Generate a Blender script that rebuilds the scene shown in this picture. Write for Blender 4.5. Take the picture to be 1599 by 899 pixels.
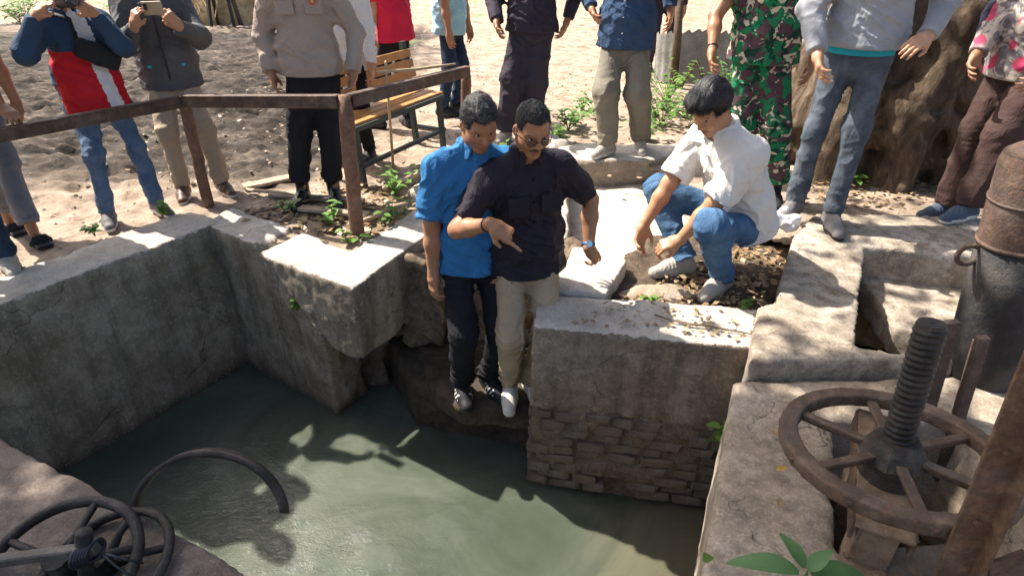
import bpy, bmesh, math, random
import numpy as np
from mathutils import Vector, Matrix

for _o in list(bpy.data.objects): bpy.data.objects.remove(_o)
SC = bpy.context.scene
COL = SC.collection
R = math.radians
rnd = random.Random(7)

# ------------------------------------------------------------------ camera, sky, sun, exposure
CAMH = 1.65; PITCH = 30.5; FPX = 950.0
cam = bpy.data.cameras.new('camera'); co = bpy.data.objects.new('camera', cam); COL.objects.link(co)
cam.sensor_width = 36.0; cam.lens = 36.0*FPX/1599.0; cam.clip_start = 0.03; cam.clip_end = 2000
co.location = (0, 0, CAMH); co.rotation_euler = (R(90-PITCH), 0, 0)
SC.camera = co
SUN_EL = 51.0; SUN_H = (-0.86, 0.51)                     # horizontal direction towards the sun
wd = bpy.data.worlds.new('World'); SC.world = wd; wd.use_nodes = True
_n = wd.node_tree.nodes; _l = wd.node_tree.links; _n.clear()
_sky = _n.new('ShaderNodeTexSky'); _sky.sky_type = 'NISHITA'; _sky.sun_disc = False
_sky.sun_elevation = R(SUN_EL); _sky.sun_rotation = math.atan2(SUN_H[0], SUN_H[1]); _sky.dust_density = 4.0; _sky.ozone_density = 0.6; _sky.air_density = 0.8
_bg = _n.new('ShaderNodeBackground'); _bg.inputs[1].default_value = 0.12
_wo = _n.new('ShaderNodeOutputWorld'); _l.new(_sky.outputs[0], _bg.inputs[0]); _l.new(_bg.outputs[0], _wo.inputs[0])
sun = bpy.data.lights.new('sun', 'SUN'); sun.energy = 5.0; sun.angle = R(0.55); sun.color = (1.0, 0.93, 0.84)
so = bpy.data.objects.new('sun', sun); COL.objects.link(so); so.location = (-6, 3, 9)
_sd = Vector((SUN_H[0]*math.cos(R(SUN_EL)), SUN_H[1]*math.cos(R(SUN_EL)), math.sin(R(SUN_EL))))
so.rotation_euler = _sd.to_track_quat('Z', 'Y').to_euler()
SC.view_settings.view_transform = 'Standard'; SC.view_settings.look = 'None'
SC.view_settings.exposure = 1.28; SC.view_settings.gamma = 1.0
SC.cycles.max_bounces = 6; SC.cycles.use_denoising = True

# ------------------------------------------------------------------ objects
def tag(o, label=None, cat=None, group=None, kind=None):
    if label: o['label'] = label
    if cat: o['category'] = cat
    if group: o['group'] = group
    if kind: o['kind'] = kind
    return o
def empty(name, loc=(0,0,0), label=None, cat=None, group=None):
    o = bpy.data.objects.new(name, None); COL.objects.link(o); o.location = loc; o.empty_display_size = 0.1
    return tag(o, label, cat, group)
def meshobj(name, V, Fq, mats, parent=None, mi=None, smooth=True, loc=None):
    """V (n,3) world coordinates; Fq (m,3|4) ints or list of lists"""
    V = np.asarray(V, dtype=np.float64).reshape(-1, 3)
    off = np.array(loc if loc is not None else (abs_loc(parent) if parent is not None else (0, 0, 0)), dtype=float)
    me = bpy.data.meshes.new(name)
    V = V - off
    if isinstance(Fq, np.ndarray) and Fq.ndim == 2:
        m, k = Fq.shape
        me.vertices.add(len(V)); me.vertices.foreach_set('co', V.astype(np.float32).ravel())
        me.loops.add(m*k); me.loops.foreach_set('vertex_index', Fq.astype(np.int32).ravel())
        me.polygons.add(m); me.polygons.foreach_set('loop_start', np.arange(0, m*k, k, dtype=np.int32))
        me.polygons.foreach_set('loop_total', np.full(m, k, dtype=np.int32))
        me.update(calc_edges=True)
    else:
        me.from_pydata([tuple(v) for v in V], [], [tuple(int(i) for i in f) for f in Fq]); m = len(Fq)
    me.polygons.foreach_set('use_smooth', np.full(len(me.polygons), smooth))
    if not isinstance(mats, (list, tuple)): mats = [mats]
    for mm in mats: me.materials.append(mm)
    if mi is not None: me.polygons.foreach_set('material_index', np.asarray(mi, dtype=np.int32))
    me.validate(); me.update()
    o = bpy.data.objects.new(name, me); COL.objects.link(o)
    if parent is not None: o.parent = parent
    if loc is not None and parent is None: o.location = loc
    elif loc is not None: o.location = np.array(loc)-abs_loc(parent)
    return o
def abs_loc(o):
    v = np.zeros(3)
    while o is not None:
        v = v + np.array(o.location); o = o.parent
    return v
def dup(o, name=None):
    c = o.copy(); COL.objects.link(c)
    if name: c.name = name
    return c

class MB:
    """collects simple shapes (world coordinates) into one mesh"""
    def __init__(s): s.V = []; s.F = []; s.M = []
    def add(s, V, F, mi=0):
        b = len(s.V); s.V += [tuple(v) for v in V]; s.F += [tuple(i+b for i in f) for f in F]; s.M += [mi]*len(F)
    def box(s, c, half, rz=0.0, ax=None, bev=0.0, mi=0):
        c = np.array(c, float)
        if ax is None:
            cz, sz = math.cos(rz), math.sin(rz); ax = np.array([[cz, sz, 0], [-sz, cz, 0], [0, 0, 1]])
        ax = np.array(ax, float); hx, hy, hz = half
        if bev <= 0:
            V = [c + ax[0]*x*hx + ax[1]*y*hy + ax[2]*z*hz for z in (-1, 1) for (x, y) in ((-1,-1),(1,-1),(1,1),(-1,1))]
            s.add(V, [(3,2,1,0),(4,5,6,7),(0,1,5,4),(1,2,6,5),(2,3,7,6),(3,0,4,7)], mi); return
        bm = bmesh.new(); bmesh.ops.create_cube(bm, size=2)
        for v in bm.verts: v.co = Vector((v.co.x*hx, v.co.y*hy, v.co.z*hz))
        bmesh.ops.bevel(bm, geom=list(bm.edges), offset=bev, segments=1, affect='EDGES')
        bm.verts.index_update()
        s.add([c + ax[0]*v.co.x + ax[1]*v.co.y + ax[2]*v.co.z for v in bm.verts], [[v.index for v in f.verts] for f in bm.faces], mi); bm.free()
    def bar(s, a, b, w, h, up=(0,0,1), bev=0.0, mi=0):
        a = np.array(a, float); b = np.array(b, float); d = b-a; L = np.linalg.norm(d); d /= L
        u = np.array(up, float); u = u - d*np.dot(u, d); u /= np.linalg.norm(u); v = np.cross(u, d)
        s.box((a+b)/2, (L/2, w/2, h/2), ax=np.array([d, v, u]), bev=bev, mi=mi)
    def tube(s, pts, rad, n=12, caps=True, mi=0, closed=False):
        pts = [np.array(p, float) for p in pts]; m = len(pts)
        if not hasattr(rad, '__len__'): rad = [rad]*m
        rings = []; ref = None
        for i in range(m):
            if closed: d = pts[(i+1) % m]-pts[i-1]
            else: d = pts[min(i+1, m-1)]-pts[max(i-1, 0)]
            d /= (np.linalg.norm(d)+1e-12)
            if ref is None:
                ref = np.cross(d, (0, 0, 1.0))
                if np.linalg.norm(ref) < 1e-3: ref = np.cross(d, (1.0, 0, 0))
            ref = ref - d*np.dot(ref, d); ref /= np.linalg.norm(ref); w = np.cross(d, ref)
            rings.append([pts[i] + rad[i]*(math.cos(2*math.pi*k/n)*ref + math.sin(2*math.pi*k/n)*w) for k in range(n)])
        V = [p for r in rings for p in r]; F = []
        for i in range(m if closed else m-1):
            j = (i+1) % m
            for k in range(n):
                k2 = (k+1) % n; F.append((i*n+k, i*n+k2, j*n+k2, j*n+k))
        if caps and not closed:
            F.append(tuple(range(n-1, -1, -1))); F.append(tuple((m-1)*n+k for k in range(n)))
        s.add(V, F, mi)
    def build(s, name, mats, parent=None, smooth=False, loc=None):
        return meshobj(name, s.V, s.F, mats, parent, s.M, smooth, loc)

# ------------------------------------------------------------------ noise + signed-distance modelling
def _h(ix, iy, iz):
    n = (ix.astype(np.uint32)*np.uint32(374761393) + iy.astype(np.uint32)*np.uint32(668265263) + iz.astype(np.uint32)*np.uint32(2147483647))
    n = (n ^ (n >> np.uint32(13)))*np.uint32(1274126177); n ^= (n >> np.uint32(16))
    return (n & np.uint32(0xffff)).astype(np.float32)/32767.5-1.0
def vn(P):
    P = np.asarray(P, dtype=np.float32); fl = np.floor(P); f = P-fl; f = f*f*(3-2*f); i = fl.astype(np.int64)
    x, y, z = i[..., 0], i[..., 1], i[..., 2]; fx, fy, fz = f[..., 0], f[..., 1], f[..., 2]
    def l(a, b, t): return a+(b-a)*t
    return l(l(l(_h(x,y,z), _h(x+1,y,z), fx), l(_h(x,y+1,z), _h(x+1,y+1,z), fx), fy),
             l(l(_h(x,y,z+1), _h(x+1,y,z+1), fx), l(_h(x,y+1,z+1), _h(x+1,y+1,z+1), fx), fy), fz)
def fbm(P, o=3):
    a = 1.0; r = 0.0; P = np.asarray(P, dtype=np.float32)
    for k in range(o): r = r + a*vn(P*(2.0**k)+17.3*k); a *= 0.5
    return r
def nrm(v): v = np.array(v, float); return v/(np.linalg.norm(v)+1e-12)

class Field:
    def __init__(s, lo, hi, h):
        s.h = h; s.lo = np.array(lo, float)-2*h; n = np.ceil((np.array(hi, float)+2*h-s.lo)/h).astype(int)+1; s.n = n
        s.ax = [(s.lo[i]+h*np.arange(n[i])).astype(np.float32) for i in range(3)]
        s.A = np.full(tuple(n), 0.25, dtype=np.float32)
    def _sl(s, lo, hi):
        a = np.maximum(np.floor((np.array(lo)-s.lo)/s.h).astype(int), 0); b = np.minimum(np.ceil((np.array(hi)-s.lo)/s.h).astype(int)+1, s.n)
        if np.any(b <= a): return None
        return tuple(slice(a[i], b[i]) for i in range(3))
    def grid(s, sl): return s.ax[0][sl[0]][:, None, None], s.ax[1][sl[1]][None, :, None], s.ax[2][sl[2]][None, None, :]
    def put(s, fn, lo, hi, k=0.0, op='u'):
        m = max(k, 3*s.h)+0.01; sl = s._sl(np.array(lo)-m, np.array(hi)+m)
        if sl is None: return
        d = fn(*s.grid(sl)); A = s.A[sl]
        if op == 'u':
            if k > 0: hh = np.maximum(k-np.abs(A-d), 0)/k; A[...] = np.minimum(A, d)-hh*hh*k*0.25
            else: A[...] = np.minimum(A, d)
        elif op == 's':
            d = -d
            if k > 0: hh = np.maximum(k-np.abs(A-d), 0)/k; A[...] = np.maximum(A, d)+hh*hh*k*0.25
            else: A[...] = np.maximum(A, d)
        s.A[sl] = A
    # primitives ------------------------------------------------
    def cone(s, a, b, ra, rb, k=0.0, op='u', u=None, sc=1.0, flat=False, flat0=False):
        a = np.array(a, float); b = np.array(b, float); L = np.linalg.norm(b-a)+1e-9; d = (b-a)/L
        rm = max(ra, rb)*max(sc, 1.0)
        def fn(X, Y, Z):
            px, py, pz = X-a[0], Y-a[1], Z-a[2]
            tt = px*d[0]+py*d[1]+pz*d[2]; t = np.clip(tt/L, 0, 1)
            qx, qy, qz = px-t*L*d[0], py-t*L*d[1], pz-t*L*d[2]
            q2 = qx*qx+qy*qy+qz*qz
            if u is not None:
                uu = np.array(u, float); uu = uu-d*np.dot(uu, d); uu /= np.linalg.norm(uu)
                l = qx*uu[0]+qy*uu[1]+qz*uu[2]; q2 = np.maximum(q2-l*l, 0)+(l/sc)**2
            r = np.sqrt(q2)-(ra+(rb-ra)*t)
            if flat: r = np.maximum(r, tt-L)
            if flat0: r = np.maximum(r, -tt)
            return r
        lo = np.minimum(a, b)-rm; hi = np.maximum(a, b)+rm
        s.put(fn, lo, hi, k, op)
    def ell(s, c, r, ax=None, k=0.0, op='u'):
        c = np.array(c, float); r = np.array(r, float); ax = np.eye(3) if ax is None else np.array(ax, float)
        rm = r.max()
        def fn(X, Y, Z):
            px, py, pz = X-c[0], Y-c[1], Z-c[2]; k0 = 0; k1 = 0
            for i in range(3):
                q = (px*ax[i][0]+py*ax[i][1]+pz*ax[i][2])/r[i]; k0 = k0+q*q; k1 = k1+(q/r[i])**2
            k0 = np.sqrt(k0); k1 = np.sqrt(k1)+1e-6
            return (k0*(k0-1)/k1).astype(np.float32)
        s.put(fn, c-rm, c+rm, k, op)
    def box(s, c, hf, ax=None, r=0.0, k=0.0, op='u'):
        c = np.array(c, float); ax = np.eye(3) if ax is None else np.array(ax, float); rm = np.linalg.norm(hf)
        def fn(X, Y, Z):
            px, py, pz = X-c[0], Y-c[1], Z-c[2]; o = 0; mx = None
            for i in range(3):
                q = np.abs(px*ax[i][0]+py*ax[i][1]+pz*ax[i][2])-(hf[i]-r); o = o+np.maximum(q, 0)**2
                mx = q if mx is None else np.maximum(mx, q)
            return np.sqrt(o)+np.minimum(mx, 0)-r
        s.put(fn, c-rm, c+rm, k, op)
    def prism(s, poly, z0, z1, r=0.0, k=0.0, op='u', batter=0.0, ztop=None):
        """vertical prism over a 2-D polygon; ztop(X,Y) gives an uneven top"""
        P = np.array(poly, float)
        def fn(X, Y, Z):
            X2 = X[:, :, 0]+0*Y[:, :, 0]; Y2 = Y[:, :, 0]+0*X[:, :, 0]
            d = np.full(X2.shape, 1e9, dtype=np.float32); sg = np.ones(X2.shape, dtype=np.float32); n = len(P)
            for i in range(n):
                a, b = P[i], P[i-1]; e = b-a; wx, wy = X2-a[0], Y2-a[1]
                t = np.clip((wx*e[0]+wy*e[1])/(e@e), 0, 1); bx, by = wx-e[0]*t, wy-e[1]*t
                d = np.minimum(d, bx*bx+by*by)
                c1 = Y2 >= a[1]; c2 = Y2 < b[1]; c3 = e[0]*wy > e[1]*wx
                fl = (c1 & c2 & c3) | (~c1 & ~c2 & ~c3); sg = np.where(fl, -sg, sg)
            d2 = (np.sqrt(d)*sg)[:, :, None]
            if batter: d2 = d2-batter*np.maximum(z1-Z, 0)
            zt = z1 if ztop is None else ztop(X2, Y2)[:, :, None]
            dz = np.maximum(Z-zt, z0-Z); qx = d2+r; qy = dz+r
            return np.sqrt(np.maximum(qx, 0)**2+np.maximum(qy, 0)**2)+np.minimum(np.maximum(qx, qy), 0)-r
        s.put(fn, (P[:, 0].min(), P[:, 1].min(), z0), (P[:, 0].max(), P[:, 1].max(), z1+0.05), k, op)
    def half(s, p, n):
        """keep the side of the plane the normal points away from"""
        p = np.array(p, float); n = nrm(n); X, Y, Z = s.grid((slice(None),)*3)
        s.A = np.maximum(s.A, (X-p[0])*n[0]+(Y-p[1])*n[1]+(Z-p[2])*n[2])
    def disp(s, fn, band=0.05):
        m = np.abs(s.A) < band; i = np.nonzero(m)
        P = np.stack([s.ax[0][i[0]], s.ax[1][i[1]], s.ax[2][i[2]]], -1)
        if len(P): s.A[i] += fn(P).astype(np.float32)
    def mesh(s):
        A = s.A.copy()
        A[0] = A[-1] = 0.2; A[:, 0] = A[:, -1] = 0.2; A[:, :, 0] = A[:, :, -1] = 0.2
        S = A < 0; nx, ny, nz = A.shape
        c = np.zeros((nx-1, ny-1, nz-1), dtype=np.int8)
        for dx in (0, 1):
            for dy in (0, 1):
                for dz in (0, 1): c += S[dx:nx-1+dx, dy:ny-1+dy, dz:nz-1+dz]
        ii = np.nonzero((c > 0) & (c < 8)); N = len(ii[0])
        if N == 0: return np.zeros((0, 3)), np.zeros((0, 4), int)
        idx = np.full(c.shape, -1, dtype=np.int32); idx[ii] = np.arange(N, dtype=np.int32)
        acc = np.zeros((N, 3), np.float32); cnt = np.zeros(N, np.float32)
        for axis in range(3):
            o1, o2 = [a for a in range(3) if a != axis]
            for p in (0, 1):
                for q in (0, 1):
                    off = [0, 0, 0]; off[o1] = p; off[o2] = q; of2 = list(off); of2[axis] = 1
                    a = A[ii[0]+off[0], ii[1]+off[1], ii[2]+off[2]]; b = A[ii[0]+of2[0], ii[1]+of2[1], ii[2]+of2[2]]
                    m = (a < 0) != (b < 0); t = np.where(m, a/np.where(m, a-b, 1), 0)
                    acc[:, o1] += m*p; acc[:, o2] += m*q; acc[:, axis] += t; cnt += m
        V = s.lo + s.h*(np.stack(ii, -1)+acc/cnt[:, None])
        Q = []
        for axis in range(3):
            o1, o2 = [(1, 2), (2, 0), (0, 1)][axis]
            sa = [slice(1, -1)]*3; sb = [slice(1, -1)]*3; sa[axis] = slice(0, -1); sb[axis] = slice(1, None)
            a = S[tuple(sa)]; b = S[tuple(sb)]
            for (m, fl) in ((a & ~b, False), (~a & b, True)):
                e = np.nonzero(m); p = [e[0].copy(), e[1].copy(), e[2].copy()]
                for k in range(3):
                    if k != axis: p[k] = p[k]+1
                def at(d1, d2):
                    r = [p[0].copy(), p[1].copy(), p[2].copy()]; r[o1] = r[o1]+d1; r[o2] = r[o2]+d2; return idx[r[0], r[1], r[2]]
                q = np.stack([at(-1, -1), at(0, -1), at(0, 0), at(-1, 0)], -1)
                Q.append(q[:, ::-1] if fl else q)
        return V, np.concatenate(Q).astype(np.int32)

# ------------------------------------------------------------------ materials
_mats = {}
class NT:
    def __init__(s, name):
        s.m = bpy.data.materials.new(name); s.m.use_nodes = True; s.t = s.m.node_tree; s.n = s.t.nodes
        s.b = s.n['Principled BSDF']; s.tc = s.n.new('ShaderNodeTexCoord'); s.co = s.tc.outputs['Object']
    def L(s, a, b): s.t.links.new(a, b)
    def geo(s): g = s.n.new('ShaderNodeNewGeometry'); return g
    def mapping(s, scale, src=None, rot=(0,0,0)):
        m = s.n.new('ShaderNodeMapping'); m.inputs['Scale'].default_value = scale; m.inputs['Rotation'].default_value = rot
        s.L(src or s.co, m.inputs['Vector']); return m.outputs[0]
    def noise(s, scale, detail=4, rough=0.6, src=None, dist=0.0):
        t = s.n.new('ShaderNodeTexNoise'); t.inputs['Scale'].default_value = scale; t.inputs['Detail'].default_value = detail
        t.inputs['Roughness'].default_value = rough; t.inputs['Distortion'].default_value = dist
        s.L(src or s.co, t.inputs['Vector']); return t.outputs['Fac']
    def voro(s, scale, feat='F1', src=None, out='Distance'):
        t = s.n.new('ShaderNodeTexVoronoi'); t.feature = feat; t.inputs['Scale'].default_value = scale
        s.L(src or s.co, t.inputs['Vector']); return t.outputs[out]
    def wave(s, scale, dist=2.0, src=None, d='X'):
        t = s.n.new('ShaderNodeTexWave'); t.bands_direction = d; t.inputs['Scale'].default_value = scale; t.inputs['Distortion'].default_value = dist
        t.inputs['Detail'].default_value = 2
        s.L(src or s.co, t.inputs['Vector']); return t.outputs['Fac']
    def ramp(s, f, stops, interp='LINEAR'):
        r = s.n.new('ShaderNodeValToRGB'); r.color_ramp.interpolation = interp; e = r.color_ramp.elements
        while len(e) < len(stops): e.new(0.5)
        for i, (p, c) in enumerate(stops):
            e[i].position = p; e[i].color = (c[0], c[1], c[2], 1) if hasattr(c, '__len__') else (c, c, c, 1)
        s.L(f, r.inputs[0]); return r.outputs[0]
    def mix(s, f, a, b, mode='MIX'):
        m = s.n.new('ShaderNodeMix'); m.data_type = 'RGBA'; m.blend_type = mode
        for sock, v in ((m.inputs[0], f), (m.inputs[6], a), (m.inputs[7], b)):
            if isinstance(v, (int, float)): sock.default_value = v
            elif isinstance(v, (tuple, list)): sock.default_value = (v[0], v[1], v[2], 1)
            else: s.L(v, sock)
        return m.outputs[2]
    def math(s, op, a, b=0.5, c=0.5):
        m = s.n.new('ShaderNodeMath'); m.operation = op
        for i, v in enumerate((a, b, c)):
            if isinstance(v, (int, float)): m.inputs[i].default_value = v
            else: s.L(v, m.inputs[i])
        return m.outputs[0]
    def xyz(s, src=None):
        x = s.n.new('ShaderNodeSeparateXYZ'); s.L(src or s.co, x.inputs[0]); return x.outputs
    def bump(s, h, strength=0.4, dist=0.01, prev=None):
        b = s.n.new('ShaderNodeBump'); b.inputs['Strength'].default_value = strength; b.inputs['Distance'].default_value = dist
        s.L(h, b.inputs['Height'])
        if prev is not None: s.L(prev, b.inputs['Normal'])
        return b.outputs[0]
    def out(s, col, rough=0.8, normal=None, spec=0.3, metal=0.0):
        for sock, v in (('Base Color', col), ('Roughness', rough), ('Specular IOR Level', spec), ('Metallic', metal)):
            i = s.b.inputs[sock]
            if isinstance(v, (int, float)): i.default_value = v
            elif isinstance(v, (tuple, list)): i.default_value = (v[0], v[1], v[2], 1)
            else: s.L(v, i)
        if normal is not None: s.L(normal, s.b.inputs['Normal'])
        return s.m

def m_cloth(name, col, rough=0.85, var=0.12, weave=350, bump=0.25, fade=None, sheen=0.0):
    if name in _mats: return _mats[name]
    t = NT(name); n1 = t.noise(6, 4); n2 = t.noise(60, 3)
    d = tuple(c*(1-var) for c in col); l = tuple(min(1, c*(1+var)) for c in col)
    c = t.ramp(n1, [(0.3, d), (0.7, l)])
    if fade:
        f = t.ramp(t.noise(9, 5, 0.65), [(0.42, 0.0), (0.68, 1.0)]); c = t.mix(t.math('MULTIPLY', f, 0.55), c, fade)
    c = t.mix(t.math('MULTIPLY', n2, 0.25), c, tuple(x*0.72 for x in col))
    w = t.noise(weave, 2); nb = t.bump(w, bump*0.5, 0.002); cr = t.math('ABSOLUTE', t.math('SUBTRACT', t.noise(11, 3, 0.55, t.mapping((1.3, 1.3, 0.8)), 1.6), 0.5)); nb = t.bump(cr, bump*1.6, 0.03, nb); nb = t.bump(t.noise(26, 3, 0.5), bump*.5, 0.008, nb)
    t.out(c, rough, nb, 0.2)
    if sheen: t.b.inputs['Sheen Weight'].default_value = sheen
    _mats[name] = t.m; return t.m
def m_plain(name, col, rough=0.5, spec=0.4, metal=0.0, var=0.15, scale=18, bump=0.15):
    if name in _mats: return _mats[name]
    t = NT(name); n = t.noise(scale, 5)
    c = t.ramp(n, [(0.3, tuple(x*(1-var) for x in col)), (0.72, tuple(min(1, x*(1+var)) for x in col))])
    t.out(c, rough, t.bump(t.noise(scale*4, 4), bump, 0.004), spec, metal); _mats[name] = t.m; return t.m
def m_skin(name, col):
    if name in _mats: return _mats[name]
    t = NT(name); c = t.ramp(t.noise(28, 4), [(0.3, tuple(x*0.88 for x in col)), (0.7, tuple(min(1, x*1.1) for x in col))])
    c = t.mix(t.ramp(t.noise(9, 2), [(0.45, 0.0), (0.75, 0.35)]), c, (col[0]*1.05, col[1]*0.72, col[2]*0.62))
    t.out(c, 0.48, t.bump(t.noise(260, 3), 0.18, 0.002), 0.4)
    t.b.inputs['Subsurface Weight'].default_value = 0.08; t.b.inputs['Subsurface Radius'].default_value = (0.9, 0.35, 0.2); t.b.inputs['Subsurface Scale'].default_value = 0.006
    _mats[name] = t.m; return t.m
def m_concrete(name, base, dark, light, stain=0.5, scale=1.0, moss=None, crack=0.0, bump=0.5, streak=0.0, water=None):
    if name in _mats: return _mats[name]
    t = NT(name)
    n1 = t.noise(2.2*scale, 8, 0.62); n2 = t.noise(9*scale, 8, 0.7); n3 = t.noise(110, 5, 0.75)
    c = t.ramp(n1, [(0.3, dark), (0.5, base), (0.7, light)])
    f = t.ramp(n2, [(0.42, 0.0), (0.62, 1.0)]); c = t.mix(t.math('MULTIPLY', f, stain), c, tuple(x*0.45 for x in dark))
    if streak:
        v = t.mapping((7, 7, 0.7)); f = t.ramp(t.noise(1.3, 6, 0.65, v), [(0.48, 0.0), (0.72, 1.0)]); c = t.mix(t.math('MULTIPLY', f, streak), c, tuple(x*0.3 for x in dark))
    if moss:
        f = t.ramp(t.noise(5*scale, 7, 0.7), [(0.55, 0.0), (0.68, 1.0)]); c = t.mix(t.math('MULTIPLY', f, 0.75), c, moss)
    if water is not None:
        z = t.xyz(t.geo().outputs['Position'])[2]; zz = t.math('ADD', z, t.math('MULTIPLY', n1, 0.25))
        f = t.ramp(t.math('ADD', zz, 1.6), [(water[0], 1.0), (water[1], 0.0)]); c = t.mix(t.math('MULTIPLY', f, 0.8), c, water[2])
    if water is not None:
        z2 = t.math('ADD', t.xyz(t.geo().outputs['Position'])[2], t.math('MULTIPLY', t.noise(7, 5), 0.16)); c = t.mix(t.ramp(t.math('ADD', z2, 1.6), [(0.56, 0.85), (0.66, 0.0)]), c, (0.035, 0.032, 0.02))
    c = t.mix(t.ramp(n3, [(0.35, 0.55), (0.6, 0.0)]), c, tuple(x*0.42 for x in base)); c = t.mix(t.ramp(t.noise(38*scale, 6, 0.75), [(0.55, 0.0), (0.72, 0.5)]), c, tuple(min(.75, x*1.45) for x in light))
    nb = t.bump(n3, bump*0.8, 0.006); nb = t.bump(n2, bump, 0.014, nb)
    if crack:
        wn = t.n.new('ShaderNodeTexNoise'); wn.inputs['Scale'].default_value = 3.5; wn.inputs['Detail'].default_value = 6; t.L(t.co, wn.inputs['Vector']); wob = t.mix(0.35, t.co, wn.outputs['Color'])
        e = t.voro(1.4*scale, 'DISTANCE_TO_EDGE', wob); k = t.math('MULTIPLY', t.ramp(e, [(0.0, 1.0), (0.008, 0.0)]), t.ramp(t.noise(2.5, 3), [(0.42, 0.0), (0.58, 1.0)]))
        c = t.mix(t.math('MULTIPLY', k, crack), c, tuple(x*0.25 for x in dark)); nb = t.bump(t.math('SUBTRACT', 1.0, k), 0.6, 0.01, nb)
    t.out(c, 0.9, nb, 0.2); _mats[name] = t.m; return t.m
def m_rust(name, base=(0.09, 0.055, 0.035), hi=(0.2, 0.13, 0.085), rough=0.65, metal=0.25):
    if name in _mats: return _mats[name]
    t = NT(name); n = t.noise(14, 8, 0.7); n2 = t.noise(80, 5, 0.7)
    c = t.ramp(n, [(0.3, tuple(x*0.5 for x in base)), (0.5, base), (0.72, hi)]); c = t.mix(t.math('MULTIPLY', n2, 0.4), c, tuple(x*0.4 for x in base))
    c = t.mix(t.ramp(t.noise(33, 7, 0.75), [(0.55, 0.0), (0.66, 0.7)]), c, (base[0]*1.9, base[1]*1.35, base[2]*0.95)); c = t.mix(t.ramp(t.noise(4, 4), [(0.5, 0.0), (0.7, 0.45)]), c, (.16, .14, .115)); t.out(c, rough, t.bump(n2, 0.9, 0.005, t.bump(t.noise(30, 6, 0.7), 0.6, 0.010)), 0.4, metal); _mats[name] = t.m; return t.m
def m_leaf(name, col, col2, trans=0.25):
    if name in _mats: return _mats[name]
    t = NT(name); oi = t.n.new('ShaderNodeObjectInfo'); g = t.geo()
    c = t.mix(g.outputs['Random Per Island'], col, col2); c = t.mix(t.math('MULTIPLY', t.noise(30, 3), 0.5), c, tuple(x*0.6 for x in col))
    t.out(c, 0.5, t.bump(t.noise(60, 3), 0.2, 0.004), 0.35)
    tr = t.n.new('ShaderNodeBsdfTranslucent'); t.L(c, tr.inputs[0]); mx = t.n.new('ShaderNodeMixShader'); mx.inputs[0].default_value = trans
    o = t.n['Material Output']; t.L(t.b.outputs[0], mx.inputs[1]); t.L(tr.outputs[0], mx.inputs[2]); t.L(mx.outputs[0], o.inputs[0])
    _mats[name] = t.m; return t.m
# ------------------------------------------------------------------ setting materials
def m_ground():
    t = NT('ground_dirt'); n1 = t.noise(0.7, 8, 0.6); n2 = t.noise(6, 8, 0.7); n3 = t.noise(45, 6, 0.75)
    sand = t.ramp(n2, [(0.32, (0.15, 0.112, 0.08)), (0.5, (0.33, 0.255, 0.19)), (0.75, (0.47, 0.38, 0.295))])
    sand = t.mix(t.ramp(n3, [(0.5, 0.0), (0.75, 0.55)]), sand, (0.16, 0.115, 0.08))
    mud = t.ramp(t.noise(3.2, 9, 0.75, t.mapping((.7, 2.2, 1)), 0.8), [(0.40, (0.025, 0.021, 0.018)), (0.53, (0.07, 0.057, 0.046)), (0.64, (0.15, 0.12, 0.094)), (0.78, (0.32, 0.26, 0.2))])
    x = t.xyz(); w = t.noise(1.3, 4)
    a = t.math('ADD', t.math('MULTIPLY', x[0], -0.9), t.math('MULTIPLY', w, 2.2))           # muddy to the left ...
    f = t.ramp(t.math('MULTIPLY', t.math('SUBTRACT', a, 1.6), 0.6), [(0.3, 0.0), (0.6, 1.0)])
    b = t.math('ADD', t.math('MULTIPLY', x[1], 0.5), t.math('MULTIPLY', w, 1.2)); g = t.ramp(t.math('SUBTRACT', b, 2.4), [(0.15, 0.0), (0.6, 1.0)])   # ... and beyond the path
    g2 = t.ramp(t.math('MULTIPLY', t.math('ADD', x[1], t.math('MULTIPLY', w, 2.5)), 0.0667), [(0.9, 1.0), (1.0, 0.0)])
    c = t.mix(t.math('MULTIPLY', t.math('MULTIPLY', f, g), g2), sand, mud)
    gr = t.ramp(t.noise(0.9, 6, 0.7), [(0.56, 0.0), (0.66, 1.0)]); far = t.ramp(t.math('MULTIPLY', x[1], 0.05), [(0.5, 0.0), (0.75, 1.0)])
    c = t.mix(t.math('MULTIPLY', gr, far), c, (0.12, 0.2, 0.05))
    nb = t.bump(n3, 0.5, 0.012, t.bump(n2, 0.6, 0.05)); return t.out(c, 0.95, nb, 0.15)
M_GROUND = m_ground()
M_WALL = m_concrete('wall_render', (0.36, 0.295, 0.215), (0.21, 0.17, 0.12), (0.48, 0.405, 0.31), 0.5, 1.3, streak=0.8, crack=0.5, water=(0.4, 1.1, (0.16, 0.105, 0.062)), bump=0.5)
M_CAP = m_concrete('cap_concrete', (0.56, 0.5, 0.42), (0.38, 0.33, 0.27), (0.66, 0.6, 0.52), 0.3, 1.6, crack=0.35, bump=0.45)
M_PIER = m_concrete('pier_render', (0.28, 0.22, 0.16), (0.17, 0.13, 0.09), (0.38, 0.31, 0.235), 0.6, 1.6, streak=0.75, crack=0.5, bump=0.45)
M_SLAB = m_concrete('slab_concrete', (0.42, 0.35, 0.27), (0.26, 0.21, 0.155), (0.58, 0.52, 0.44), 0.75, 1.8, crack=0.25, bump=0.6)
M_NEAR = m_concrete('near_slab_concrete', (0.40, 0.325, 0.245), (0.25, 0.20, 0.145), (0.52, 0.44, 0.35), 0.55, 1.8, crack=0.7, bump=0.55)
M_ROCK = m_concrete('broken_masonry', (0.22, 0.165, 0.112), (0.12, 0.086, 0.056), (0.32, 0.25, 0.175), 0.7, 2.5, bump=0.9)
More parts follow.
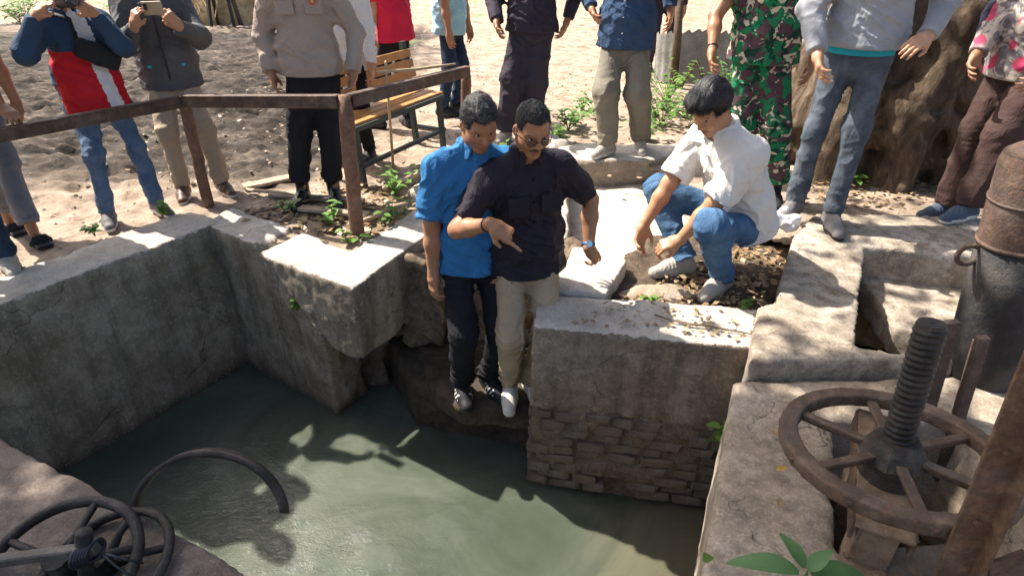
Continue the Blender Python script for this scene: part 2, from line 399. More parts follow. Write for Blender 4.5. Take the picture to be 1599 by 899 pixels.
M_SOIL = m_concrete('soil', (0.13, 0.095, 0.065), (0.07, 0.05, 0.035), (0.22, 0.17, 0.12), 0.6, 4, bump=1.0)
M_SILT = m_concrete('silt_earth', (0.42, 0.34, 0.25), (0.26, 0.2, 0.14), (0.52, 0.43, 0.33), 0.4, 3, bump=0.8)

def m_brick():
    t = NT('worn_brick'); oi = t.n.new('ShaderNodeObjectInfo')
    c = t.ramp(t.noise(16, 7, 0.7), [(0.3, (0.07, 0.054, 0.04)), (0.5, (0.14, 0.112, 0.086)), (0.72, (0.22, 0.185, 0.145))])
    c = t.mix(t.math('MULTIPLY', oi.outputs['Random'], 0.6), c, (0.15, 0.105, 0.075))
    return t.out(c, 0.95, t.bump(t.noise(90, 5, 0.7), 0.7, 0.006), 0.15)
M_BRICK = m_brick()
def m_water():
    t = NT('murky_water'); x = t.xyz(t.geo().outputs['Position'])
    n = t.noise(1.3, 6, 0.6, dist=1.2)
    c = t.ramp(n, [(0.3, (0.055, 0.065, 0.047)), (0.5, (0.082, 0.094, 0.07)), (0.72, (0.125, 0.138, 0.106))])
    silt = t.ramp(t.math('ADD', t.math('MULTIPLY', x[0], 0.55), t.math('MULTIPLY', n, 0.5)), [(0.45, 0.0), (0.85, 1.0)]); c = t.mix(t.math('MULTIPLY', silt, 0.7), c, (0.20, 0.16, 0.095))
    big = t.noise(5, 3, 0.5, t.mapping((1, 1.5, 1), rot=(0, 0, 0.5)), 0.5); sm = t.noise(26, 4, 0.6, t.mapping((1, 1.4, 1), rot=(0, 0, -0.4)), 1.5)
    k = t.ramp(t.math('ADD', t.math('MULTIPLY', x[1], -0.45), t.math('ADD', t.math('MULTIPLY', x[0], -0.35), 1.05)), [(0.12, 0.015), (0.75, 1.0)])
    h = t.math('ADD', t.math('MULTIPLY', big, 0.6), t.math('MULTIPLY', t.math('MULTIPLY', sm, k), 0.5))
    m = t.out(c, 0.02, t.bump(h, 0.5, 0.035), 0.8); t.b.inputs['IOR'].default_value = 1.33
    t.b.inputs['Subsurface Weight'].default_value = 0.9; t.b.inputs['Subsurface Radius'].default_value = (1.0, 1.0, 0.9); t.b.inputs['Subsurface Scale'].default_value = 0.11
    return m
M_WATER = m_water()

# ------------------------------------------------------------------ ground
e_w = np.array([.834, -.551]); n_w = np.array([.551, .834]); K = np.array([-2.01, 3.60]); d_l = np.array([-.56, -.83]); o_l = np.array([-.83, .56])
PIT = [(-4.3, .75), tuple(K+o_l*.16), (-1.6, 3.52), (-.90, 3.08), (-.52, 3.80), (-.36, 3.62), (.28, 3.5), (.42, 4.9), (1.15, 4.95), (1.2, 3.6), (1.72, 3.4), (4.1, 3.4), (4.2, -2), (-4.3, -2)]
def inpoly(x, y, P):
    r = np.zeros(x.shape, bool); j = len(P)-1
    for i in range(len(P)):
        xi, yi = P[i]; xj, yj = P[j]
        c = ((yi > y) != (yj > y)) & (x < (xj-xi)*(y-yi)/(yj-yi+1e-12)+xi); r ^= c; j = i
    return r
def ground_z(x, y):
    P = np.stack([x, y, 0*x], -1)
    mudx = np.clip((-1.0-x+0.9*vn(P*0.8))/1.2, 0, 1)*np.clip((y-4.1+.7*vn(P*.9+9))/0.8, 0, 1)*np.clip((14-y+2*vn(P*.7))/2.5, 0, 1)
    ridg = 1-np.abs(fbm(P*np.array([1.0, 4.6, 1])+3, 4)); clod = fbm(P*7.5, 3)
    z = -.035+0.010*fbm(P*2.2, 3)+0.006*fbm(P*13, 2)+mudx*(0.085*(ridg-0.72)+0.035*clod+0.022*vn(P*22))-0.02*np.maximum(vn(P*5.5+40)-.35, 0)
    return z
nx, ny = 460, 500
gx = np.linspace(-14, 9, nx); gy = np.concatenate([np.linspace(-2.5, 9.5, 380), np.linspace(9.5, 24, 121)[1:]]); ny = len(gy)
X, Y = np.meshgrid(gx, gy, indexing='ij'); Z = ground_z(X, Y)
V = np.stack([X, Y, Z], -1).reshape(-1, 3); I = np.arange(nx*ny).reshape(nx, ny)
Q = np.stack([I[:-1, :-1], I[1:, :-1], I[1:, 1:], I[:-1, 1:]], -1)
cx = (X[:-1, :-1]+X[1:, 1:])/2; cy = (Y[:-1, :-1]+Y[1:, 1:])/2
keep = ~inpoly(cx, cy, PIT)
tag(meshobj('ground', V, Q[keep].reshape(-1, 4), M_GROUND), kind='structure')
fb = MB()
for (x0, x1, y0, y1) in ((-600, 600, 24, 900), (-600, 600, -300, -2.5), (-600, -14, -2.5, 24), (9, 600, -2.5, 24)):
    fb.add([(x0, y0, -.04), (x1, y0, -.04), (x1, y1, -.04), (x0, y1, -.04)], [(0, 1, 2, 3)])
tag(fb.build('far_ground', M_GROUND), kind='structure')

# ------------------------------------------------------------------ pool
WZ = -1.12
wv = []
wx = np.linspace(-4.5, 2.6, 240); wy = np.linspace(-1.5, 4.0, 190); X, Y = np.meshgrid(wx, wy, indexing='ij')
P = np.stack([X, Y, 0*X], -1); turb = np.clip((2.5-Y)/1.2, 0.05, 1)*np.clip((0.1-X)/1.0, 0.06, 1)
Z = WZ+turb*(0.010*fbm(P*4.2, 3)+0.004*vn(P*15))
V = np.stack([X, Y, Z], -1).reshape(-1, 3); I = np.arange(X.size).reshape(X.shape)
Q = np.stack([I[:-1, :-1], I[1:, :-1], I[1:, 1:], I[:-1, 1:]], -1).reshape(-1, 4)
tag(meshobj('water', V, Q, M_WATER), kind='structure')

def rough(P, a=0.006, b=0.012): return a*fbm(P*28, 2)+b*fbm(P*6, 2)
def chip(P): return np.maximum(vn(P*9)-0.45, 0)*0.035
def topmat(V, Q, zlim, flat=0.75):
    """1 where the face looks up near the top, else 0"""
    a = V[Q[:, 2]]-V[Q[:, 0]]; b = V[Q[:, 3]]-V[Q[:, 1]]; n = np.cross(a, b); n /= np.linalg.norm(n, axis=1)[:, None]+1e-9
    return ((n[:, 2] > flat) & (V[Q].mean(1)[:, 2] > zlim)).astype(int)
def concrete_thing(name, label, cat, f, mats, zl=None, kind=None, parent=None, loc=None):
    V, Q = f.mesh(); mi = None
    if zl is not None: mi = topmat(V, Q, zl)
    o = meshobj(name, V, Q, mats, parent, mi, True, loc=loc)
    if kind: tag(o, kind=kind)
    if label: tag(o, label, cat)
    return o

# left wall
f = Field((-4.2, .4, -1.5), (-1.9, 4.1, .03), .022)
p0 = K+d_l*3.7
f.prism([tuple(K+np.array([.10, .05])), tuple(p0), tuple(p0+o_l*.31), tuple(K+o_l*.31-d_l*.12)], -1.5, 0, .012, batter=-.0)
f.disp(lambda P: rough(P, .004, .008)+chip(P)*.5)
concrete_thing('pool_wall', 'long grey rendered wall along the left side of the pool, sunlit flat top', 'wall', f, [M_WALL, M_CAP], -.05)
# wing wall below the corner
f = Field((-2.2, 2.9, -1.5), (-.95, 4.1, .03), .018)
def wing_top(X, Y):
    s = (X-K[0])*e_w[0]+(Y-K[1])*e_w[1]
    return np.where(s < .50, -0.004, np.maximum(-.004-(s-.50)*.95, -.62))
f.prism([tuple(K+n_w*.02-e_w*.02), tuple(K+e_w*1.02+n_w*.01), tuple(K+e_w*1.0+n_w*.30), tuple(K+n_w*.30-e_w*.1)], -1.5, 0.0, .012, ztop=wing_top)
f.disp(lambda P: rough(P, .005, .010)+np.clip(((P[:, 0]-K[0])*e_w[0]+(P[:, 1]-K[1])*e_w[1]-.90)/.1, 0, 1)*.03*fbm(P*7, 3))
concrete_thing('wing_wall', 'shaded wing wall running right from the pool corner down to a broken end', 'wall', f, [M_WALL, M_CAP], -.03)
# broken cap block
f = Field((-1.75, 2.75, -.62), (-.3, 4.0, .03), .016)
Bp = np.array([-.83, 2.89])
f.prism([(-1.69, 3.315), (-.85, 2.785), (-.40, 3.72), (-.67, 3.86), (-.95, 3.24), (-1.50, 3.60)], -.50, 0.004, .008)
s0 = K+e_w*.70+n_w*-.1                                    # diagonal broken underside on the left
ax = np.array([[e_w[0]*.70, e_w[1]*.70, -.714], [n_w[0], n_w[1], 0], [e_w[0]*.714, e_w[1]*.714, .70]])
c = np.array([K[0]+e_w[0]*.66, K[1]+e_w[1]*.66, 0.0])-ax[2]*.42+ax[0]*.3
f.box(c, (.9, .28, .42), ax, .0, op='s')
f.disp(lambda P: rough(P, .004, .006)+np.clip((-.30-P[:, 2])/.15, 0, 1)*.022*np.abs(fbm(P*6, 2))+chip(P)*.4, .09)
concrete_thing('cap_block', 'sunlit corner block overhanging the water with a broken underside', 'concrete block', f, [M_WALL, M_CAP], -.03)
# trench side masonry
f = Field((-1.35, 2.9, -1.5), (.6, 4.4, .02), .02)
f.prism([(-.70, 3.22), (-.42, 3.10), (-.33, 3.45), (-.30, 4.2), (-.60, 4.2), (-.62, 3.5)], -1.45, -.05, .03)
f.prism([(-1.3, 3.38), (-.35, 3.30), (.40, 3.25), (.40, 3.7), (-1.3, 3.9)], -1.45, -.06, .02)
f.box((-.55, 3.1, -1.05), (.3, .35, .38), None, .05, op='s')
f.disp(lambda P: .05*fbm(P*5, 3)+.012*fbm(P*26, 2), .1)
concrete_thing('trench_masonry', 'crumbling brown masonry lining the trench behind the standing men', 'wall', f, [M_ROCK])
# ledge under the two standing men
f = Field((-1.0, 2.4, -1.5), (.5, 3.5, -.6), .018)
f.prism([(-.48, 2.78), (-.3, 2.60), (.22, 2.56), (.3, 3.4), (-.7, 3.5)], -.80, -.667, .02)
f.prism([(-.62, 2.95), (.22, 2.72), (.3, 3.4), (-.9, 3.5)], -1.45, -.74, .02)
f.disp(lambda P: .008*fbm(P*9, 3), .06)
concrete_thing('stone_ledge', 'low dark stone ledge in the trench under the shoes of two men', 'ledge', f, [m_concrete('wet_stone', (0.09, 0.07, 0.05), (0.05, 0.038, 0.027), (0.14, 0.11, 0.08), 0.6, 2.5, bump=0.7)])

# ------------------------------------------------------------------ pier with brick core
pier = empty('brick_pier', (.62, 2.47, WZ), 'brick pier with smooth rendered upper face and sunlit top, right of the men', 'pier')
pf = np.array([.10, 2.44]); pr = np.array([1.13, 2.25]); pb = np.array([1.26, 2.60]); pl = np.array([.13, 2.75])
f = Field((0, 2.1, -.6), (1.35, 2.85, .03), .014)
f.prism([tuple(pf), tuple(pr), tuple(pb), tuple(pl)], -.50, 0.0, .012)
f.disp(lambda P: rough(P, .003, .006)+chip(P)*.35+np.clip((-.42-P[:, 2])/.08, 0, 1)*.022*fbm(P*12, 3), .06)
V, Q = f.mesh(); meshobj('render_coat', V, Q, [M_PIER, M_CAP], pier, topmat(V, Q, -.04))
f = Field((0, 2.1, -1.4), (1.4, 2.9, -.4), .02)
f.prism([(pf[0]+.015, pf[1]-.008), (pr[0]+.1, pr[1]-.016), tuple(pb), (pl[0]+.02, pl[1])], -1.4, -.44, .01)
f.disp(lambda P: .022*fbm(P*9, 3)+np.clip((-.93-P[:, 2])/.1, 0, 1)*.04)
V, Q = f.mesh(); meshobj('mortar_core', V, Q, M_ROCK, pier)
bx = []
for k in range(6):
    b = bmesh.new(); bmesh.ops.create_cube(b, size=1.0); bmesh.ops.bevel(b, geom=list(b.edges), offset=.10, segments=1, affect='EDGES')
    me = bpy.data.meshes.new('brick'); rr = random.Random(k)
    for v in b.verts: v.co = Vector((v.co.x*.19, v.co.y*.08, v.co.z*.054))+Vector((rr.uniform(-1, 1)*.007, rr.uniform(-1, 1)*.005, rr.uniform(-1, 1)*.006))
    b.to_mesh(me); b.free(); me.materials.append(M_BRICK); bx.append(me)
fd = (pr-pf)/np.linalg.norm(pr-pf); fL = np.linalg.norm(pr-pf); sd = (pl-pf)/np.linalg.norm(pl-pf)
def brick(pos, ang, sx=1.0, parent=pier):
    o = bpy.data.objects.new('brick', rnd.choice(bx)); COL.objects.link(o); o.parent = parent
    o.location = np.array(pos)-np.array(parent.location); o.rotation_euler = (rnd.uniform(-.04, .04), rnd.uniform(-.05, .05), ang+rnd.uniform(-.05, .05)); o.scale = (sx, rnd.uniform(.85, 1.1), rnd.uniform(.85, 1.05))
for row in range(9):
    z = -.535-.063*row; s = -.02+(row % 2)*.07
    while s < fL-.05:
        L = rnd.uniform(.10, .19)
        if not (row >= 7 and .3 < s < .7 and rnd.random() < .75) and rnd.random() > .06:
            q = pf+fd*(s+L/2)+np.array([.004, .021+rnd.uniform(-.007, .010)]); brick((q[0], q[1], z+rnd.uniform(-.008, .008)), math.atan2(fd[1], fd[0]), L/.2)
        s += L+.014
    for k in range(2):
        q = pf+sd*(.09+.15*k+(row % 2)*.03)+np.array([.03+rnd.uniform(-.012, .012), .0]); brick((q[0], q[1], z), math.atan2(sd[1], sd[0]), .75)

# ------------------------------------------------------------------ slabs on the right
f = Field((-.2, -1.3, -.62), (4.3, 2.1, .02), .026)
def near_top(X, Y): return 0.0*X+0.012*np.sin(X*3+Y)
f.prism([(.955, 2.05), (.56, 1.12), (.12, .05), (-.1, -1.2), (4.2, -1.2), (4.2, 2.05)], -.6, 0.0, .01, ztop=near_top)
f.prism([(1.26, 1.80), (1.01, 1.22), (1.34, 1.06), (1.75, 1.06), (1.75, 1.78)], -.9, .3, 0, op='s')          # gate pit under the wheel
f.disp(lambda P: rough(P, .004, .008)+chip(P)*.6)
concrete_thing('near_slab', 'cracked beige concrete slab beside the large handwheel in the right foreground', 'slab', f, [M_NEAR])
f = Field((.5, -1.3, -1.6), (1.35, 2.1, -.58), .03)
f.prism([(1.02, 2.05), (.63, 1.12), (.19, .05), (.0, -1.2), (.25, -1.2), (1.2, 2.05)], -1.5, -.59, .01); f.disp(lambda P: .02*fbm(P*6, 3))
concrete_thing('slab_wall', 'rough wall face under the right foreground slab down to the water', 'wall', f, [M_ROCK])
f = Field((.9, 1.9, -.62), (4.3, 3.75, .11), .024)
f.prism([(1.00, 2.055), (1.19, 2.50), (1.285, 2.53), (1.67, 3.27), (1.95, 3.62), (4.2, 3.55), (4.2, 2.055)], -.6, .08, .012)
f.prism([(2.03, 3.14), (1.50, 2.16), (1.84, 2.13), (2.6, 2.2), (2.6, 2.98)], -.7, .3, .0, op='s')
f.disp(lambda P: rough(P, .004, .007)+chip(P)*.7)
concrete_thing('upper_slab', 'mottled pale concrete slab with a square opening, left of the big pipe', 'slab', f, [M_SLAB])
f = Field((1.9, 2.2, -.35), (2.9, 3.3, -.05), .02)
f.prism([(2.06, 3.17), (2.85, 3.06), (2.85, 2.40), (2.12, 2.50), (2.00, 2.62)], -.30, -.12, .012); f.disp(lambda P: rough(P, .004, .007)+chip(P)*.7)
concrete_thing('lower_step', 'lower sunlit concrete step inside the dark opening left of the big pipe', 'step', f, [M_SLAB])
mb = MB(); mb.box((2.3, 2.3, -1.3), (1.4, 1.4, .04)); tag(mb.build('chamber_floor', M_SOIL), kind='structure')
# slab the man in black leans on
f = Field((.0, 2.6, -.15), (.8, 3.4, .06), .012)
f.prism([(.17, 2.765), (.30, 3.02), (.36, 3.26), (.64, 3.20), (.655, 3.08), (.49, 2.70), (.38, 2.73)], -.10, .02, .010)
f.disp(lambda P: rough(P, .004, .006)+chip(P)*.5)
concrete_thing('leaning_slab', 'small sunlit concrete slab under the pointing hand of the man in black', 'slab', f, [M_CAP])
# bed, channel floor, kerb
f = Field((.4, 2.45, -.5), (1.85, 3.7, .02), .022)
f.prism([(.42, 2.66), (1.22, 2.52), (1.32, 2.6), (1.72, 3.3), (1.9, 3.65), (.9, 3.65), (.62, 3.2)], -.45, -.085, .03)
f.disp(lambda P: .03*fbm(P*7, 3)+.012*fbm(P*30, 2)); concrete_thing('soil_bed', None, None, f, [M_SOIL], kind='structure')
f = Field((.2, 2.95, -.55), (1.6, 5.1, -.14), .03)
f.prism([(.22, 3.0), (1.5, 3.3), (1.45, 4.95), (.40, 4.95)], -.5, -.20, .02); f.disp(lambda P: .012*fbm(P*6, 3))
concrete_thing('channel_floor', None, None, f, [M_CAP], kind='structure')
f = Field((.2, 4.6, -.5), (1.7, 5.4, .05), .02)
f.prism([(.36, 4.95), (.62, 4.80), (1.18, 4.86), (1.5, 4.95), (1.5, 5.3), (.4, 5.3)], -.45, .02, .03); f.disp(lambda P: .012*fbm(P*7, 3)+chip(P))
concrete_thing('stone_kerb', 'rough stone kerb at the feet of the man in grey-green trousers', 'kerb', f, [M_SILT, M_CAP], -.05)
f = Field((.2, 3.3, -.5), (.5, 5.1, .05), .02)
f.prism([(.22, 3.45), (.36, 3.42), (.46, 4.9), (.32, 4.95)], -.45, .0, .02); f.disp(lambda P: .012*fbm(P*7, 3)+chip(P))
concrete_thing('channel_wall', 'low concrete wall along the channel behind the man in black', 'wall', f, [M_SILT, M_CAP], -.05)
# pale stones lying along the bank
for (x, y, r, lab) in ((.28, 5.3, .16, 'flat pale stone lying on the bank behind the head of the man in glasses'), (-.42, 4.2, .15, 'pale stone beside the blue-shirted man, under the far end of the railing'), (-.62, 4.15, .1, 'small pale stone among debris right of the rail post')):
    f = Field((x-r*1.6, y-r*1.4, -.12), (x+r*1.6, y+r*1.4, .12), .015); f.ell((x, y, 0), (r*1.4, r, .07)); f.disp(lambda P: .03*fbm(P*8, 3)); concrete_thing('loose_stone', lab, 'stone', f, [M_CAP])
# beam carrying the small wheels, left foreground
f = Field((-3.2, .2, -.3), (.5, 2.6, .03), .02)
f.prism([(-3.1, 2.24), (.35, .60), (.25, .34), (-3.2, 1.95)], -.22, 0.0, .012); f.disp(lambda P: rough(P, .005, .008)+chip(P)*.6)
concrete_thing('concrete_beam', 'pinkish concrete beam crossing the lower left corner under the small wheels', 'beam', f, [m_concrete('beam_concrete', (0.20, 0.16, 0.133), (0.13, 0.1, 0.083), (0.28, 0.225, 0.19), 0.45, 2.5, bump=0.5)])

# ------------------------------------------------------------------ trees
def leaf_cloud(name, pts, size, mat, parent, seed=1, flat=0.6):
    """pts (n,3); each leaf a folded rhombus of two triangles"""
    r = np.random.RandomState(seed); n = len(pts); a = r.rand(n)*2*math.pi; tilt = (r.rand(n)-.5)*2*flat; sz = size*(.6+.8*r.rand(n))
    d = np.stack([np.cos(a)*np.cos(tilt), np.sin(a)*np.cos(tilt), np.sin(tilt)], -1); s = np.stack([-np.sin(a), np.cos(a), (r.rand(n)-.5)*1.2], -1)
    p = pts; q = p+d*sz[:, None]; m = p+d*(sz*.45)[:, None]; w = (sz*.30)[:, None]
    V = np.stack([p, m+s*w, q, m-s*w], 1).reshape(-1, 3); F = np.arange(4*n).reshape(n, 4)
    return meshobj(name, V, F, mat, parent, smooth=False)
M_LEAF = m_leaf('crown_leaf', (0.05, 0.11, 0.025), (0.10, 0.17, 0.04), 0.3)
def m_bark():
    t = NT('bark'); v = t.mapping((1, 1, .35)); n = t.noise(7, 9, .7, v, 1.0)
    c = t.ramp(n, [(0.3, (0.03, 0.021, 0.014)), (0.5, (0.12, 0.085, 0.057)), (0.7, (0.25, 0.19, 0.135))])
    return t.out(c, .95, t.bump(t.noise(22, 8, .75, v), 1.0, .04), .15)
M_BARK = m_bark()
def branchy(f, base, tips, r0):
    for (a, b, ra, rb) in tips: f.cone(a, b, ra, rb, .06)
# big trunk behind the men on the right
tr = empty('broad_tree', (3.05, 5.0, 0), 'very broad rough brown tree trunk behind the men on the right', 'tree')
f = Field((1.9, 3.9, -.2), (4.4, 6.1, 3.6), .034)
f.cone((3.08, 5.05, -.2), (3.2, 5.2, 3.6), .66, .52, .1)
for k in range(9):
    a = k*.7+.3; f.cone((3.05+math.cos(a)*.8, 5.0+math.sin(a)*.72, -.2), (3.1+math.cos(a)*.42, 5.05+math.sin(a)*.42, 1.5+.4*math.sin(k*3)), .2, .13, .18)
f.disp(lambda P: .10*fbm(P*np.array([3.2, 3.2, 1.8]), 4)+.045*np.abs(fbm(P*np.array([9, 9, 7]), 3)), .22)
V, Q = f.mesh(); meshobj('trunk', V, Q, M_BARK, tr)
mb = MB(); rr = random.Random(3); cl = []
for k in range(8):
    a = k*.8; p = [(3.2, 5.2, 3.4), (3.2+1.2*math.cos(a), 5.2+1.2*math.sin(a), 4.6+.3*rr.random()), (3.2+2.8*math.cos(a), 5.2+2.6*math.sin(a), 5.8+rr.random())]
    mb.tube(p, [.3, .17, .05], 8); cl += [(np.array(p[2]), 1.0), ((np.array(p[1])+np.array(p[2]))/2, .7)]
mb.build('limb', M_BARK, tr, True)
rs = np.random.RandomState(5); pts = np.concatenate([c+rs.normal(size=(420, 3))*np.array([.75, .75, .45])*s for c, s in cl])
leaf_cloud('crown', pts, .17, M_LEAF, tr, 2)
# unseen tree added left of the camera, leaf clumps placed to shade the foreground
tr = empty('added_shade_tree', (-6.6, .2, 0), 'unseen leafy tree left of the camera, added to shade the near end of the pool', 'tree')
mb = MB(); mb.tube([(-6.6, .2, -.1), (-6.5, .35, 1.5), (-6.3, .6, 3.2)], [.34, .26, .2], 12)
mb.build('trunk', M_BARK, tr, True)
mb = MB(); cl = []
for (x, y, z) in ((-2.5, 3.7, 5.3), (-2.9, 3.35, 5.4), (-3.3, 3.0, 5.5), (-3.9, 3.2, 5.6), (-4.6, 3.3, 5.5), (-5.4, 3.2, 5.5), (-5.7, 3.0, 5.6), (-4.6, 2.6, 5.4), (-3.6, 2.4, 5.3), (-2.3, 3.0, 5.1), (-2.2, 2.2, 4.9), (-6.8, 3.0, 5.5), (-7.6, 2.2, 5.4), (-6.0, 1.6, 5.6), (-4.8, 1.6, 5.2), (-3.2, 1.3, 4.9), (-8, 1, 5.2)):
    m = np.array([-6.3, .6, 3.2])*.45+np.array([x, y, z])*.55+np.array([0, 0, .3]); mb.tube([(-6.3, .6, 3.1), m, (x, y, z)], [.15, .08, .02], 6); cl.append(np.array([x, y, z]))
mb.build('limb', M_BARK, tr, True)
rs = np.random.RandomState(8); pts = np.concatenate([c+rs.normal(size=(480, 3))*np.array([.50, .34, .24]) for c in cl])
leaf_cloud('crown', pts, .17, M_LEAF, tr, 3)
mb = MB()
tw = [(-1.25, 4.95, 5.3), (-.9, 5.7, 5.2)]  # sparse leaf clumps added out of view to dapple the upper slab
for p in tw: mb.tube([(-4.8, 2.8, 5.6), ((p[0]-4.8)/2, (p[1]+2.8)/2, 5.8), p], [.012, .010, .006], 5)
mb.build('limb', M_BARK, tr, True)
pts = np.concatenate([np.array(c)+rs.normal(size=(55, 3))*np.array([.38, .38, .2]) for c in tw]); leaf_cloud('crown', pts, .15, M_LEAF, tr, 4)
# ------------------------------------------------------------------ people
def ik(a, c, l1, l2, pole):
    a = np.array(a, float); c = np.array(c, float); d = c-a; D = np.linalg.norm(d); d = d/D; D = min(D, (l1+l2)*.999)
    x = (l1*l1-l2*l2+D*D)/(2*D); h = math.sqrt(max(l1*l1-x*x, 0)); p = np.array(pole, float); p = p-d*np.dot(p, d); p = nrm(p)
    return a+d*x+p*h, a+d*D
def yawv(deg): return np.array([math.cos(R(deg)), math.sin(R(deg)), 0.0])
def rotv(v, axis, ang):
    v = np.array(v, float); k = nrm(axis); c, s = math.cos(ang), math.sin(ang); return v*c+np.cross(k, v)*s+k*np.dot(k, v)*(1-c)
FING = {'relax': ([.25, .45, .3], [.3, .5, .35], [.35, .55, .4], [.4, .6, .4]),
        'open': ([.05, .12, .1], [.05, .12, .1], [.08, .15, .1], [.1, .2, .1]),
        'point': ([.05, .08, .05], [1.2, 1.6, .9], [1.25, 1.6, .9], [1.3, 1.6, .9]),
        'fist': ([1.2, 1.5, .8], [1.2, 1.5, .8], [1.25, 1.5, .8], [1.3, 1.5, .8]),
        'touch': ([.15, .25, .2], [.45, .55, .4], [.75, .9, .6], [.9, 1.0, .7]),
        'hold': ([.55, .9, .5], [.6, .95, .5], [.6, 1.0, .5], [.65, 1.0, .5]),
        'flat': ([.25, .5, .35], [.25, .5, .35], [.3, .5, .35], [.3, .5, .35])}
def hand_field(f, w, d, n, left, s, pose, thumb=.5):
    """w wrist, d along the hand, n out of the palm"""
    d = nrm(d); n = np.array(n, float); n = nrm(n-d*np.dot(n, d))
    t = np.cross(d, n) if left else np.cross(n, d)        # towards the thumb
    t = nrm(t)
    f.cone(w-d*.012*s, w+d*.03*s, .024*s, .029*s, .012, u=t, sc=1.2)
    for k, x in enumerate((.028, .010, -.010, -.028)):
        f.cone(w+d*.025*s+t*x*.7*s, w+d*.088*s+t*x*s, .0165*s, .0125*s, .014)
    f.ell(w+d*.045*s+t*.024*s+n*.010*s, np.array([.032, .018, .018])*s, [d, t, n], .012)
    lens = ((.040, .025, .020), (.044, .029, .022), (.041, .027, .021), (.032, .020, .018))
    for k, (x, cur) in enumerate(zip((.029, .0098, -.0098, -.028), FING[pose])):
        p = w+d*(.090-(.004, 0, .003, .010)[k])*s+t*x*s; a = 0.0; sp = t*x*2.2
        for j in range(3):
            a += cur[j]; dd = nrm((d+sp*(1 if j == 0 else 1))*math.cos(a)+n*math.sin(a)); q = p+dd*lens[k][j]*s
            f.cone(p, q, (.0092, .0084, .0074)[j]*s, (.0086, .0075, .0062)[j]*s, .004 if j else .006); p = q
    p = w+d*.028*s+t*.030*s+n*.008*s; td = nrm(d*.75+t*(.75-.4*thumb)+n*(.25+.6*thumb))
    q = p+td*.040*s; f.cone(p, q, .014*s, .0110*s, .010); td = nrm(d*.95+t*(.35-.6*thumb)+n*(.15+.5*thumb)); p = q; q = p+td*.028*s
    f.cone(p, q, .0105*s, .0078*s, .006)
def merge(parts):
    V = []; Q = []; n = 0
    for v, q in parts:
        V.append(v); Q.append(q+n); n += len(v)
    return np.concatenate(V), np.concatenate(Q)
def folds(seed, joints, gen=.005):
    """joints: (point, radius, amplitude, axis)"""
    def fn(P):
        o = np.array([seed*1.7, seed*.9, seed*2.3]); r = .6*gen*fbm(P*np.array([12, 12, 6])+o, 2)-1.5*gen*((1-np.abs(fbm(P*np.array([7, 7, 4.5])+o*2, 2)))**5-.25)
        for (c, rad, amp, axs) in joints:
            d = P-np.array(c); w = np.exp(-(d*d).sum(1)/(rad*rad)); axs = nrm(axs); t = d@axs
            q = d-t[:, None]*axs; u = np.concatenate([q*6+(t*30)[:, None]*axs], 1)
            r = r-2.0*amp*w*((1-np.abs(vn(u+o)))**3-.25)-.5*amp*w*(1-2*np.abs(vn(u*2.1+o+5)))
        return r
    return fn
